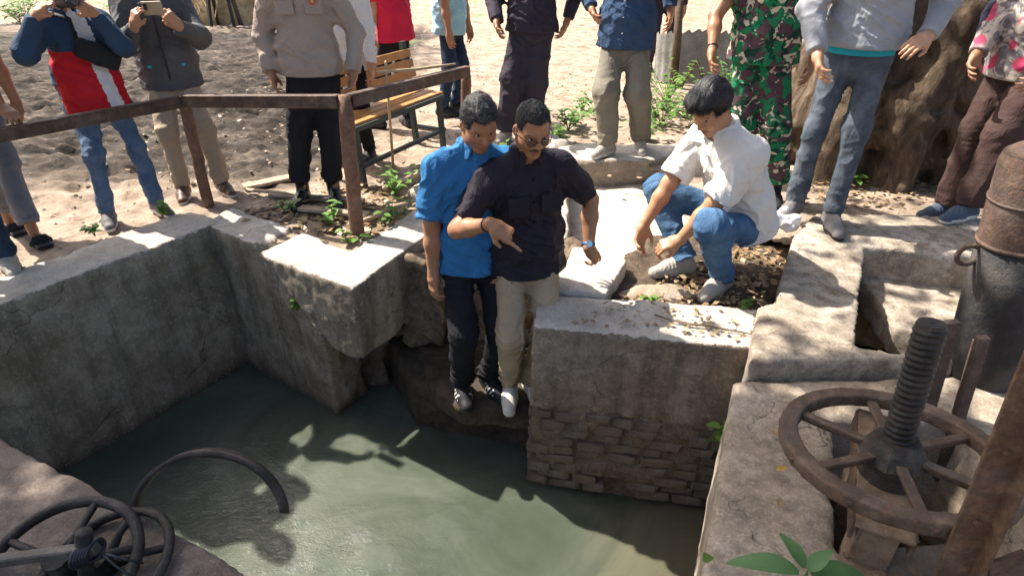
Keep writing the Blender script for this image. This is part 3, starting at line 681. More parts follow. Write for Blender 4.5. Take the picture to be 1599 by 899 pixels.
def head_build(par, hc, fw, up, s, skin, hair_mat, style, h, extra):
    """hc centre of the head; returns body part (V,Q)"""
    fw = nrm(fw); up = nrm(up-fw*np.dot(up, fw)); lf = np.cross(up, fw); A = np.array([fw, lf, up]); s = s*.93
    def L(x, y, z): return hc+(fw*x+lf*y+up*z)*s
    f = Field(hc-.19, hc+.19, h)
    f.ell(L(-.012, 0, .035), np.array([.100, .077, .100])*s, A)
    f.ell(L(.022, 0, -.035), np.array([.072, .060, .085])*s, A, .04)
    f.ell(L(.064, 0, -.098), np.array([.026, .028, .022])*s, A, .03)
    for y in (-1, 1):
        f.ell(L(.050, y*.044, -.020), np.array([.034, .024, .030])*s, A, .025)
        f.cone(L(.078, y*.012, .036), L(.066, y*.050, .034), .014*s, .012*s, .015)
        f.ell(L(.098, y*.032, .012), np.array([.020, .020, .012])*s, A, .012, op='s')
        f.ell(L(.010, y*.058, -.060), np.array([.035, .014, .030])*s, A, .02)
        f.ell(L(-.008, y*.080, .000), np.array([.020, .009, .032])*s, [fw*.94+lf*y*-.34, lf*.94+fw*y*.34, up], .006)
        f.ell(L(-.002, y*.089, .002), np.array([.010, .006, .018])*s, A, .004, op='s')
        f.ell(L(.092, y*.013, -.026), np.array([.012, .009, .009])*s, A, .006)
    f.cone(L(.084, 0, .030), L(.106, 0, -.018), .009*s, .0135*s, .010)
    f.ell(L(.088, 0, -.055), np.array([.012, .026, .007])*s, A, .006); f.ell(L(.086, 0, -.068), np.array([.012, .022, .008])*s, A, .006)
    f.box(L(.104, 0, -.0612), (.012*s, .024*s, .0018), A, .0, op='s', k=.003)
    f.cone(L(-.025, 0, -.05), L(-.035, 0, -.16), .056*s, .060*s, .03)
    part = f.mesh(); q_ = (part[0][part[1]].mean(1)-hc)@A.T/s; lip = ((np.abs(q_[:, 1]) < .026) & (np.abs(q_[:, 2]+.0615) < .0125-.25*np.abs(q_[:, 1])) & (q_[:, 0] > .07)).astype(int)
    for y in (-1, 1):                                                        # eyes
        mb = Field(L(.076, y*.032, .012)-.02, L(.076, y*.032, .012)+.02, .0025); mb.ell(L(.0755, y*.032, .0115), np.array([.0105, .0135, .0048])*s, A)
        V, Q = mb.mesh(); c = (V[Q].mean(1)-L(.0755, y*.032, .0115))@A.T/s
        meshobj('eye', V, Q, [M_EYEW, M_EYED], par, ((c[:, 1]**2 < .0072**2) & (c[:, 0] > 0)).astype(int))
        mb = Field(L(.08, y*.032, .034)-.035, L(.08, y*.032, .034)+.035, .003); mb.cone(L(.090, y*.014, .037), L(.078, y*.050, .036), .0055*s, .0035*s)
        V, Q = mb.mesh(); meshobj('eyebrow', V, Q, hair_mat, par)
    # hair
    f = Field(hc-.17, hc+.17, h)
    g = extra.get('vol', .012)
    f.ell(L(-.014, 0, .038+g*.4), np.array([.100+g, .078+g*.8, .100+g*1.2])*s, A)
    if style == 'fringe': f.ell(L(.035, -.015, .105), np.array([.068, .074, .032])*s, A, .03)
    hl = {'fringe': .072, 'crew': .084, 'curl': .080}.get(style, .072)
    f.box(L(.13, 0, hl-.15), (.085*s, .2*s, .15*s), A, .0, op='s', k=.012)
    f.box(L(.06, 0, -.12), (.075*s, .2*s, .135*s), A, .0, op='s', k=.012)
    f.box(L(-.1, 0, -.17), (.3*s, .2*s, .11*s), A, .0, op='s', k=.01)
    fr = {'curl': 120., 'crew': 230., 'fringe': 60.}.get(style, 120.); ha = {'curl': .0042, 'crew': .0018}.get(style, .003)
    def hd(P):
        q = (P-hc)@A.T
        if style == 'fringe':
            u = q*np.array([14, 120, 60]); return -.002*vn(u)-.004*vn(q*np.array([10, 40, 30]))
        return -ha*vn(q*fr*np.array([.6, 1, 1]))-ha*.8*vn(q*fr*.4)
    f.disp(hd); V, Q = f.mesh()
    if h < .005:                                                             # loose strands over the hair mass
        rs = np.random.RandomState(int(abs(hc[0])*1000)); fc = V[Q].mean(1); nn = np.cross(V[Q[:, 2]]-V[Q[:, 0]], V[Q[:, 3]]-V[Q[:, 1]]); nn /= np.linalg.norm(nn, axis=1)[:, None]+1e-9
        ix = rs.choice(len(fc), 7500); p = fc[ix]; n_ = nn[ix]; q = (p-hc)@A.T
        if style == 'fringe': fl = np.stack([q[:, 0]*4+.35, q[:, 1]*7, -.10+0*q[:, 0]], 1)@A; ln, lift = .026, .10
        elif style == 'curl': fl = rs.normal(size=p.shape)+np.array(lf)*.6; ln, lift = .016, .45
        else: fl = np.stack([.8+0*q[:, 0], q[:, 1]*5, .2+0*q[:, 0]], 1)@A+rs.normal(size=p.shape)*.25; ln, lift = .010, .8
        fl = fl+rs.normal(size=p.shape)*.12; fl = fl-n_*(fl*n_).sum(1)[:, None]; fl /= np.linalg.norm(fl, axis=1)[:, None]+1e-9
        d_ = fl+n_*lift; d_ /= np.linalg.norm(d_, axis=1)[:, None]; sd_ = np.cross(d_, n_); sd_ /= np.linalg.norm(sd_, axis=1)[:, None]+1e-9
        l_ = ln*(.5+rs.rand(len(p), 1)); w_ = .0006; b_ = p-n_*.002; m_ = b_+d_*l_*.6; t_ = b_+d_*l_-n_*l_*.22
        SV = np.stack([b_-sd_*w_, b_+sd_*w_, m_+sd_*w_, m_-sd_*w_, t_+sd_*w_*.3, t_-sd_*w_*.3], 1).reshape(-1, 3); k_ = np.arange(len(p))[:, None]*6+len(V)
        V = np.concatenate([V, SV]); Q = np.concatenate([Q, k_+np.array([[0, 1, 2, 3]]), k_+np.array([[3, 2, 4, 5]])])
    meshobj('hair', V, Q, hair_mat, par)
    if extra.get('moustache'):
        m = Field(L(.09, 0, -.042)-.04, L(.09, 0, -.042)+.04, .003)
        for y in (-1, 1): m.cone(L(.100, y*.004, -.041), L(.086, y*.030, -.052), .0065*s, .0035*s, .004)
        m.disp(lambda P: -.0015*vn(P*300)); V, Q = m.mesh(); meshobj('moustache', V, Q, hair_mat, par)
    if extra.get('glasses'):
        mb = MB()
        for y in (-1, 1):
            ring = [L(.106-.010*abs(math.cos(a)*.6+y*.4*0), y*.034+.024*math.cos(a), .008+.019*math.sin(a)) for a in np.linspace(0, 2*math.pi, 20)[:-1]]
            mb.tube(ring, .0016, 6, closed=True); mb.tube([L(.098, y*.059, .014), L(.05, y*.083, .016), L(-.01, y*.088, .012)], .0016, 6)
        mb.tube([L(.106, -.011, .012), L(.110, 0, .015), L(.106, .011, .012)], .0016, 6)
        gl = mb.build('glasses', M_BLACKP, par, True)
        for y in (-1, 1):
            mb = MB(); V = [L(.104-.010*abs(math.cos(a)*.6), y*.034+.023*math.cos(a), .008+.018*math.sin(a)) for a in np.linspace(0, 2*math.pi, 18)[:-1]]
            mb.add(V, [tuple(range(len(V)))]); mb.build('lens', M_LENS, gl)
    return part, lip
M_EYEW = m_plain('eye_white', (.6, .56, .52), .3, .5, var=.05); M_EYED = m_plain('eye_dark', (.015, .01, .008), .15, .6)
M_BLACKP = m_plain('black_plastic', (.012, .012, .014), .35, .5)
def _lens():
    t = NT('brown_lens'); t.out((.06, .025, .02), .05, None, .6); t.b.inputs['Alpha'].default_value = .55; return t.m
M_LENS = _lens()
def m_hair(name, col, hi, rg=.6):
    t = NT(name); c = t.ramp(t.noise(38, 5, .7, t.mapping((1, 3, 3))), [(0.45, col), (0.75, hi)])
    return t.out(c, rg, t.bump(t.noise(260, 3, .6, t.mapping((.3, 1, 1))), .8, .004), .4)
M_HAIR = m_hair('black_hair', (.008, .007, .007), (.02, .018, .018), .36); M_HAIRG = m_hair('greying_hair', (.018, .017, .017), (.16, .155, .15)); M_HAIRS = m_hair('short_dark_hair', (.014, .013, .013), (.055, .052, .05))
M_LIP = m_skin('lip', (.27, .105, .075)); M_SKIN = m_skin('skin_brown', (.42, .215, .115)); M_SKIN2 = m_skin('skin_deep_brown', (.33, .165, .088)); M_SKIN3 = m_skin('skin_tan', (.48, .27, .16))

def shoe(par, ank, toe, s, mats, kind='sneaker', h=.007, name='shoe'):
    """ank ankle joint, toe horizontal unit vector; sole at ank.z-.085*s"""
    d = nrm(toe); l = np.cross((0, 0, 1.0), d); up = np.array([0, 0, 1.0]); z0 = ank[2]-.085*s
    def L(x, y, z): return np.array([ank[0], ank[1], z0])+(d*x+l*y)*s+up*z*s
    lo = np.minimum(L(-.1, 0, 0), L(.23, 0, 0))-.08; hi = np.maximum(L(-.1, 0, .14), L(.23, 0, .14))+.08; lo[2] = z0-.02
    f = Field(lo, hi, h); A = [d, l, up]
    if kind == 'sandal':
        f.box(L(.06, 0, .012), (.135*s, .047*s, .012*s), A, .01); f.cone(L(.10, .045, .02), L(.10, -.045, .02), .022*s, .022*s, 0); f.cone(L(.10, .03, .05), L(.10, -.03, .05), .018*s, .018*s, .02)
        f.half(L(0, 0, 0), (0, 0, -1)); V, Q = f.mesh(); o = meshobj('sandal', V, Q, mats[0], par); return
    f.cone(L(-.045, 0, .030), L(.07, 0, .030), .040*s, .047*s, 0); f.cone(L(.07, 0, .030), L(.165, .006, .026), .047*s, .036*s, .02)
    f.cone(L(-.035, 0, .05), L(-.01, 0, .105 if kind != 'boot' else .22), .040*s, .043*s if kind != 'boot' else .055*s, .03)
    f.cone(L(.00, 0, .085), L(.10, 0, .052), .035*s, .030*s, .03)
    f.half(L(0, 0, .0), (0, 0, -1))
    f.disp(lambda P: -.0035*(np.abs(((P-L(0, 0, 0))@d/s-.06)) < .045)*np.sin((P-L(0, 0, 0))@d*330)*((P[:, 2]-z0) > .06*s))
    V, Q = f.mesh(); c = V[Q].mean(1); loc = c-L(0, 0, 0); z = loc[:, 2]/s; x = loc@d/s; y = loc@l/s
    mi = np.where(z < (.026+.010*np.cos(x*9)), 1, 0)
    if len(mats) > 2:
        st = (np.abs(((x*1.0-z*.55)*38) % 1.0-.5) < .2) & (x > .02) & (x < .115) & (z > .035) & (z < .075) & (np.abs(y) > .02); mi = np.where(st, 2, mi)
    meshobj(name, V, Q, mats[:max(2, len(mats))], par, mi)

def person(label, group=None, s=1.0, face=-90., feet=None, hip=None, lean=8., side=0., twist=0., head=(0., 10.), wr=(None, None), poles=None, hands=('relax', 'relax'), hdir=(None, None), palm=(None, None),
           skin=None, hair=('short', None, {}), shirt=None, sleeve=1.0, hem=-.10, trousers=None, shoes=None, kneep=None, res=.010, hres=.0055, legr=1.0, matfn=None, coat=1.0, seed=1, belly=0., cuffz=.0, trfn=None, shoek='sneaker'):
    feet = [np.array(p, float) for p in feet]; toe = [yawv(face+p[3]) for p in [list(q) for q in feet]]; feet = [p[:3] for p in feet]
    skin = skin or M_SKIN; F0 = yawv(face); L0 = np.cross((0, 0, 1.), F0)
    ank = [p+np.array([0, 0, .085*s]) for p in feet]
    if hip is None: m = (feet[0]+feet[1])/2; hip = m+np.array([0, 0, .885*s-(np.linalg.norm((feet[0]-feet[1])[:2])**2)*.25])
    hip = np.array(hip, float)
    U = rotv((0, 0, 1.), L0, R(lean)); U = rotv(U, F0, R(side)); Fc = rotv(F0, (0, 0, 1.), R(twist)); Fc = nrm(Fc-U*np.dot(Fc, U)); Lc = np.cross(U, Fc)
    waist = hip+np.array([0, 0, .10*s])*.5+U*.08*s
    shc = waist+U*.37*s; neck = waist+U*.445*s; sh = [shc+Lc*.180*s-U*.028*s, shc-Lc*.180*s-U*.028*s]
    hj = [hip+L0*.088*s, hip-L0*.088*s]; base = np.array([hip[0], hip[1], min(feet[0][2], feet[1][2])])
    par = empty('person', base, label, 'person', group)
    if poles is None: poles = [-F0*.6+L0*.6, -F0*.6-L0*.6]
    kp = kneep or [F0+L0*.12, F0-L0*.12]
    kn = []
    for i in (0, 1):
        k, c = ik(hj[i], ank[i], .42*s, .42*s, kp[i]); kn.append(k)
    el = []; wrs = []
    for i in (0, 1):
        w = wr[i]
        if w is None: w = sh[i]+(Lc*(.06 if i == 0 else -.06)+Fc*.07)*s+np.array([0, 0, -.53*s])
        e, c = ik(sh[i], w, .285*s, .25*s, poles[i]); el.append(e); wrs.append(c)
    # ---- body: head, arms and trunk as one mesh
    hf = rotv(Fc, (0, 0, 1.), R(head[0])); hl = np.cross(U, hf); hl = nrm(np.cross((0, 0, 1.), hf)); hf = rotv(hf, hl, R(head[1])); hu = np.cross(hf, hl)
    hc = neck+U*.05*s+hu*.095*s+hf*.03*s
    hp_, lipm = head_build(par, hc, hf, hu, s, skin, hair[1] or M_HAIR, hair[0], hres if hres < .005 else .007, hair[2] if len(hair) > 2 else {}); parts = [hp_]
    f = Field(np.minimum.reduce([hip, neck, *hj, *kn, *ank])-.16*s, np.maximum.reduce([hip, neck, *hj, *kn, *ank])+.16*s, .018)
    f.cone(hip, waist, .10*s, .095*s, .05, u=L0, sc=1.35); f.cone(waist, shc-U*.05*s, .095*s, .10*s, .05, u=Lc, sc=1.4); f.cone(shc-U*.05, neck+U*.03*s, .07*s, .05*s, .05)
    for i in (0, 1): f.cone(hj[i], kn[i], .060*s, .036*s, .04); f.cone(kn[i], ank[i]+np.array([0, 0, -.03*s]), .036*s, .034*s, .03)
    parts.append(f.mesh())
    f = Field(neck-.12*s, neck+.14*s, .007); f.cone(neck-U*.06*s, hc-hu*.055*s-hf*.025*s, .066*s, .055*s, .03); parts.append(f.mesh())
    for i in (0, 1):
        d = nrm(wrs[i]-el[i]); hd = d if hdir[i] is None else nrm(hdir[i]); pn = palm[i] if palm[i] is not None else (-Lc if i == 0 else Lc)
        lo = np.minimum.reduce([sh[i], el[i], wrs[i], wrs[i]+hd*.2*s])-.07*s; hi = np.maximum.reduce([sh[i], el[i], wrs[i], wrs[i]+hd*.2*s])+.07*s
        if sleeve > .9: lo = np.minimum(wrs[i]-d*.06, wrs[i]+hd*.2*s)-.07*s; hi = np.maximum(wrs[i]-d*.06, wrs[i]+hd*.2*s)+.07*s
        f = Field(lo, hi, hres)
        f.cone(sh[i], el[i], .050*s, .041*s, .0); f.cone(el[i], el[i]+(wrs[i]-el[i])*.35, .041*s, .042*s, .02); f.cone(el[i]+(wrs[i]-el[i])*.35, wrs[i], .042*s, .026*s, .02)
        hand_field(f, wrs[i], hd, pn, i == 0, s, hands[i]); parts.append(f.mesh())
    V, Q = merge(parts); meshobj('body', V, Q, [skin, M_LIP], par, np.concatenate([lipm, np.zeros(len(Q)-len(lipm), int)]))
    # ---- trousers
    if trousers:
        f = Field(np.minimum.reduce([hip, *hj, *kn, *ank])-.19*s, np.maximum.reduce([hip, waist, *hj, *kn, *ank])+.19*s, res)
        f.cone(hip-U*.03*s, waist-U*.02*s, .110*s, .092*s, .04, u=L0, sc=1.32); lr = legr
        for i in (0, 1):
            f.cone(hj[i]-np.array([0, 0, .02*s]), kn[i], .080*s*(.7+.3*lr), .068*s*lr, .05); a2 = ank[i]+np.array([0, 0, cuffz+.01]); dd = nrm(a2-kn[i])
            f.cone(kn[i], a2, .066*s*lr, .056*s*lr, .04, flat=True)
        f.half(waist+U*.0*s, U) if False else None
        J = []
        for i in (0, 1):
            td = kn[i]-hj[i]; sd_ = ank[i]-kn[i]; J += [(kn[i], .16, .005, nrm(sd_)+.3*L0), (ank[i]+np.array([0, 0, .07]), .13, .007, nrm(sd_)+.3*F0), (hj[i]+F0*.08*s-np.array([0, 0, .14]), .10, .007, nrm(td)+L0*(.6 if i == 0 else -.6))]
        f.disp(folds(seed+3, J, .008), .05); V, Q = f.mesh(); mi = None
        if trfn: mi = trfn(V[Q].mean(1))
        meshobj('trousers', V, Q, trousers, par, mi)
    if shoes:
        for i in (0, 1): shoe(par, ank[i], toe[i], s, shoes, shoek, .006 if res < .009 else .008)
    # ---- shirt
    if shirt:
        c = coat; allp = [hip-U*.2, neck, *sh]; 
        for i in (0, 1): allp += [el[i]] + ([wrs[i]] if sleeve > .9 else [])
        f = Field(np.minimum.reduce(allp)-.2*s, np.maximum.reduce(allp)+.2*s, res)
        hp = hip+U*(hem+.0)*s
        f.cone(hp-U*.06*s, waist, .156*s*c, .130*s*c, .0, u=(L0+Lc)/2, sc=1.34); f.cone(waist, shc-U*.10*s, .112*s*c, .116*s*c, .06, u=Lc, sc=1.42)
        if belly: f.ell(waist+Fc*.05*s-U*.02*s, np.array([.10, .14, .13])*s*belly, [Fc, Lc, U], .06)
        f.half(hp-U*.05*s, -U)
        f.cone(shc+Lc*.13*s-U*.035*s, shc-Lc*.13*s-U*.035*s, .070*s*c, .070*s*c, .06); f.cone(shc-U*.08*s, neck-U*.012*s, .11*s, .064*s, .05)
        for i in (0, 1): f.cone(neck-U*.015*s, sh[i]+U*.012*s, .058*s*c, .052*s*c, .04)
        for i in (0, 1):
            if sleeve > .9:
                f.cone(sh[i], el[i], .066*s*c, .056*s*c, .05); f.cone(el[i], el[i]+(wrs[i]-el[i])*.97, .058*s*c, .045*s*c, .03, flat=True)
            else:
                e = sh[i]+(el[i]-sh[i])*sleeve; f.cone(sh[i]-(el[i]-sh[i])*.02, e, .064*s*c, .069*s*c, .05, flat=True); f.cone(e-nrm(el[i]-sh[i])*.012, e+nrm(el[i]-sh[i])*.05, .055*s, .058*s, op='s', flat0=True)
        f.cone(neck+U*.0*s+Fc*.035*s, neck+U*.06*s+Fc*.06*s, .050*s, .060*s, .008, op='s')
        J = [(sh[0]-Lc*.05*s-U*.1*s, .14, .010, nrm(Lc+U)), (sh[1]+Lc*.05*s-U*.1*s, .14, .010, nrm(-Lc+U)), (waist+Fc*.1*s, .2, .010, nrm(U+Lc*.5)), (waist-Lc*.1*s, .16, .009, nrm(U-Lc*.6))]
        for i in (0, 1): J.append((el[i], .10, .010, nrm(wrs[i]-sh[i])))
        def fd_(P, base=folds(seed, J, .009)):
            r = base(P)
            q = P-waist; fr = q@Fc; lt = q@Lc                                       # button placket
            return np.minimum(r, .006)-.003*((np.abs(lt) < .018) & (fr > .02))
        f.disp(fd_, .05); f.cone(hp, hp-U*.25*s, .172*s*c, .175*s*c, op='s', u=(L0+Lc)/2, sc=1.32, flat0=True); V, Q = f.mesh(); mi = None
        if matfn: 
            q = V[Q].mean(1); mi = matfn((q-waist)@Fc/s, (q-waist)@Lc/s, (q-waist)@U/s, q)
        sh_o = meshobj('shirt' if sleeve <= .9 or c < 1.06 else 'jacket', V, Q, shirt, par, mi)
        # collar
        f = Field(neck-.13*s, neck+.13*s, .005 if res < .009 else .007)
        f.cone(neck-U*.030*s-Fc*.005*s, neck+U*.030*s-Fc*.012*s, .078*s, .070*s, 0, u=Lc, sc=1.12, flat=True, flat0=True); f.cone(neck-U*.06*s, neck+U*.08*s, .062*s, .060*s, op='s', u=Lc, sc=1.1)
        f.box(neck+Fc*.09*s+U*.01*s, (.06*s, .022*s, .08*s), [Fc, Lc, U], 0, op='s')
        for y in (-1, 1): f.box(neck+Fc*.055*s+Lc*y*.048*s-U*.004*s, (.032*s, .006*s, .030*s), [nrm(Fc*.8-Lc*y*.5), nrm(Lc*.75+Fc*y*.5-U*.3*y*-1), nrm(U+Lc*y*.35)], .004, k=.006)
        V, Q = f.mesh(); meshobj('collar', V, Q, shirt if not isinstance(shirt, (list, tuple)) else shirt[0], sh_o)
    J = dict(hip=hip, waist=waist, sh=sh, el=el, wr=wrs, neck=neck, hc=hc, hf=hf, hu=hu, Fc=Fc, Lc=Lc, U=U, F0=F0, L0=L0, s=s, kn=kn, ank=ank)
    return par, J
def surface_strip(par, name, pts, r, mat, n=6): mb = MB(); mb.tube(pts, r, n); return mb.build(name, mat, par, True)
def buttons(par, J, mat, n=5, z0=-.08, z1=.36, off=.135):
    for k in range(n):
        t = z0+(z1-z0)*k/(n-1); c = J['waist']+J['U']*t*J['s']+J['Fc']*off*J['s']*(1 if t < .3 else .92); mb = MB(); mb.tube([c-J['Fc']*.012, c+J['Fc']*.004], .006, 8); mb.build('button', mat, par)
def band(par, name, c, d, r, w, mat, n=16):
    """a closed bracelet or strap of width w round a limb"""
    d = nrm(d); mb = MB(); u = nrm(np.cross(d, (0.3, 0.2, 1.))); v = np.cross(d, u)
    V = []; F = []
    for k in range(n):
        a = 2*math.pi*k/n; e = u*math.cos(a)+v*math.sin(a); V += [c+e*r-d*w/2, c+e*(r+.004)-d*w/2, c+e*(r+.004)+d*w/2, c+e*r+d*w/2]
    for k in range(n):
        j = (k+1) % n
        for q in range(4): F.append((k*4+q, j*4+q, j*4+(q+1) % 4, k*4+(q+1) % 4))
    mb.add(V, F); return mb.build(name, mat, par, True)
def box_part(par, name, c, half, ax, mat, bev=.004): mb = MB(); mb.box(c, half, ax=ax, bev=bev); return mb.build(name, mat, par)

SOLEW = m_plain('white_sole', (.62, .6, .56), .6); SOLEB = m_plain('black_sole', (.02, .02, .022), .6); SHB = m_cloth('black_shoe', (.018, .018, .02), .6); SHW = m_cloth('white_shoe', (.62, .58, .5), .6, .1); SHG = m_cloth('grey_shoe', (.16, .15, .15), .7); LEA = m_plain('black_leather', (.014, .014, .016), .22, .5); SHBR = m_plain('brown_leather', (.09, .05, .03), .5); SHN = m_cloth('navy_shoe', (.07, .09, .13), .7); SHGB = m_cloth('grey_beige_shoe', (.36, .33, .28), .7)
WHITE = m_plain('white_plastic', (.7, .7, .68), .4)
DEN = m_cloth('mid_denim', (.075, .12, .2), .85, .2, fade=(.2, .27, .36)); DEND = m_cloth('dark_denim', (.02, .035, .065), .85, .2, fade=(.05, .08, .13)); DENG = m_cloth('grey_denim', (.055, .068, .085), .85, .2, fade=(.17, .19, .22)); DENB = m_cloth('bright_denim', (.045, .105, .2), .85, .2, fade=(.13, .23, .36))

# man in blue: stands on the ledge, looks down, arm hanging
p, J = person('man in bright blue short-sleeved shirt and black trousers standing in the trench', s=1.0, face=-68, feet=[(-.13, 2.78, -.667, 8), (-.29, 2.74, -.667, -10)], hip=(-.215, 2.82, .205), lean=5, side=-2, twist=-6, head=(8, 24),
    wr=((.0, 2.78, .20), (-.40, 2.68, .13)), poles=[(.6, .6, 0), (-.7, .45, 0)], hands=('relax', 'relax'), palm=(None, (.8, .5, 0)), hair=('curl', M_HAIRG, {'vol': .010}), skin=M_SKIN2,
    shirt=m_cloth('blue_shirt', (.03, .15, .34), .75, .16), sleeve=.78, hem=-.06, trousers=m_cloth('black_trouser', (.012, .012, .015), .8), shoes=[SHB, m_plain('black_sole', (.02, .02, .022)), WHITE], res=.0065, hres=.0037, seed=2, legr=1.05)
buttons(p, J, m_plain('blue_button', (.06, .2, .4), .4))
box_part(p, 'chest_pocket', J['waist']+J['U']*.26*J['s']+J['Lc']*.085*J['s']+J['Fc']*.128*J['s'], (.004, .05, .055), [J['Fc'], J['Lc'], J['U']], _mats['blue_shirt'])
# man in black, pointing with both hands
BLK = m_cloth('black_shirt', (.022, .018, .026), .75, .2)
p, J = person('man in black shirt and tinted glasses pointing down with both hands, in the trench', s=1.0, face=-80, feet=[(.115, 2.74, -.667, 12), (-.01, 2.72, -.667, -14)], hip=(.075, 2.80, .195), lean=7, side=2, twist=6, head=(2, 18),
    wr=((.395, 2.80, .235), (-.09, 2.42, .545)), poles=[(.5, .55, -.2), (-.8, .5, -.6)], hands=('touch', 'point'), hdir=((.50, .30, -.75), (.72, -.25, -.35)), palm=((-.5, .5, -.45), (.1, .35, -.8)), hair=('crew', M_HAIRS, {'vol': .003, 'glasses': True, 'moustache': True}), skin=M_SKIN2,
    shirt=BLK, sleeve=.80, hem=-.06, trousers=m_cloth('khaki_trouser', (.40, .30, .19), .85, .12), shoes=[SHW, SOLEW], res=.0065, hres=.0037, seed=5, belly=.85, coat=.98)
buttons(p, J, M_BLACKP)
for y in (-1, 1):
    c = J['sh'][0 if y > 0 else 1]-J['Lc']*y*.045+J['U']*.058; box_part(p, 'epaulette', c, (.022, .05, .005), [J['Fc'], nrm(J['Lc']-J['U']*y*.25), nrm(J['U']+J['Lc']*y*.25)], BLK)
    q = box_part(p, 'chest_pocket', J['waist']+J['U']*.24*J['s']+J['Lc']*y*.08*J['s']+J['Fc']*.137*J['s'], (.004, .05, .05), [J['Fc'], J['Lc'], J['U']], BLK); 
d = nrm(J['wr'][0]-J['el'][0]); w = band(p, 'watch', J['wr'][0]-d*.025, d, .029, .02, m_plain('blue_strap', (.02, .09, .25), .4))
f_ = J['wr'][0]-d*.025; o = nrm(np.cross(d, (1, 0, .2))); o = o if o[1] < 0 else -o; mb = MB(); mb.tube([f_+o*.028, f_+o*.04], .017, 14); mb.build('watch_face', m_plain('watch_glass', (.25, .45, .6), .1, .6), w)
band(p, 'bracelet', J['wr'][1]-nrm(J['wr'][1]-J['el'][1])*.03, J['wr'][1]-J['el'][1], .029, .008, M_BLACKP)
# man in white squatting
p, J = person('man in off-white short-sleeved shirt squatting on the bed beside the pier', s=1.04, face=-158, feet=[(1.16, 2.92, -.085, 20), (.99, 3.12, -.085, -8)], hip=(1.28, 3.12, .26), lean=27, side=0, twist=2, head=(14, 12),
    kneep=[(-.7, -.6, .8), (-.8, .5, .8)], wr=((.86, 2.92, .175), (.73, 3.10, .22)), poles=[(.25, -.6, -.5), (-.5, .6, -.3)], hands=('hold', 'relax'), hdir=((-.85, .05, -.35), (-.25, -.35, -.85)), palm=((.1, .3, -.8), (.4, -.6, .2)), hair=('fringe', M_HAIR, {'vol': .02}), skin=M_SKIN,
    shirt=m_cloth('offwhite_shirt', (.70, .67, .61), .8, .06), sleeve=.85, hem=-.04, trousers=DENB, shoes=[SHGB, m_plain('grey_sole', (.3, .28, .25))], res=.0065, hres=.0037, seed=9, legr=1.08, coat=1.06)
buttons(p, J, WHITE)
# grey jeans man on the right slab
G_SW = m_cloth('grey_sweater', (.30, .31, .33), .9, .1)
p, J = person('man in grey sweater and faded grey jeans standing on the right slab', s=1.06, face=-115, feet=[(1.94, 3.40, .08, 14), (1.78, 3.58, .08, -20)], hip=(1.97, 3.66, 1.04), lean=3, wr=((2.20, 3.45, 1.16), (1.66, 3.50, 1.07)), poles=[(.8, .5, 0), (-.6, .7, 0)],
    hands=('flat', 'relax'), hdir=((-.75, -.45, -.25), None), palm=((.4, .6, -.3), None), shirt=G_SW, sleeve=1.0, hem=.05, trousers=DENG, shoes=[SHG, SOLEB], seed=11, skin=M_SKIN3, legr=.92, coat=1.1)
f = Field(J['hip']-.2, J['hip']+.2, .01); f.cone(J['hip']+J['U']*.01, J['hip']+J['U']*.08, .132, .132, u=J['L0'], sc=1.38, flat=True, flat0=True); V, Q = f.mesh(); meshobj('undershirt', V, Q, m_cloth('turquoise_cotton', (.02, .32, .42)), p)
# soldier
def m_camo():
    t = NT('camouflage'); n = t.noise(9, 2, .45, dist=1.1); n2 = t.noise(12, 2, .45, t.mapping((1, 1, 1), rot=(1, 2, 0)), 1.3); n3 = t.noise(17, 2, .4, t.mapping((1, 1, 1.2), rot=(2, 1, 3)), 1.0)
    c = t.mix(t.ramp(n, [(0.50, 0.0), (0.51, 1.0)]), (.012, .16, .065), (.085, .045, .055)); c = t.mix(t.ramp(n2, [(0.57, 0.0), (0.58, 1.0)]), c, (.008, .045, .025)); c = t.mix(t.ramp(n3, [(0.62, 0.0), (0.63, 1.0)]), c, (.5, .43, .32))
    return t.out(c, .85, t.bump(t.noise(24, 4), .3, .01), .2)
CAMO = m_camo()
p, J = person('soldier in green and brown camouflage standing behind the squatting man', s=1.03, face=-118, feet=[(1.86, 4.06, -.03, 16), (1.62, 4.16, -.03, -20)], hip=(1.66, 4.25, .92), lean=2, wr=((1.95, 4.15, .93), (1.28, 4.12, .98)), poles=[(.7, .6, 0), (-.5, .8, 0)],
    shirt=CAMO, sleeve=.62, hem=-.02, trousers=CAMO, shoes=[SHB, SOLEB], seed=13, skin=M_SKIN2, legr=1.4, cuffz=.06, shoek='boot', coat=1.15)
d = nrm(J['wr'][1]-J['el'][1]); band(p, 'bracelet', J['wr'][1]-d*.03, d, .031, .008, M_BLACKP)
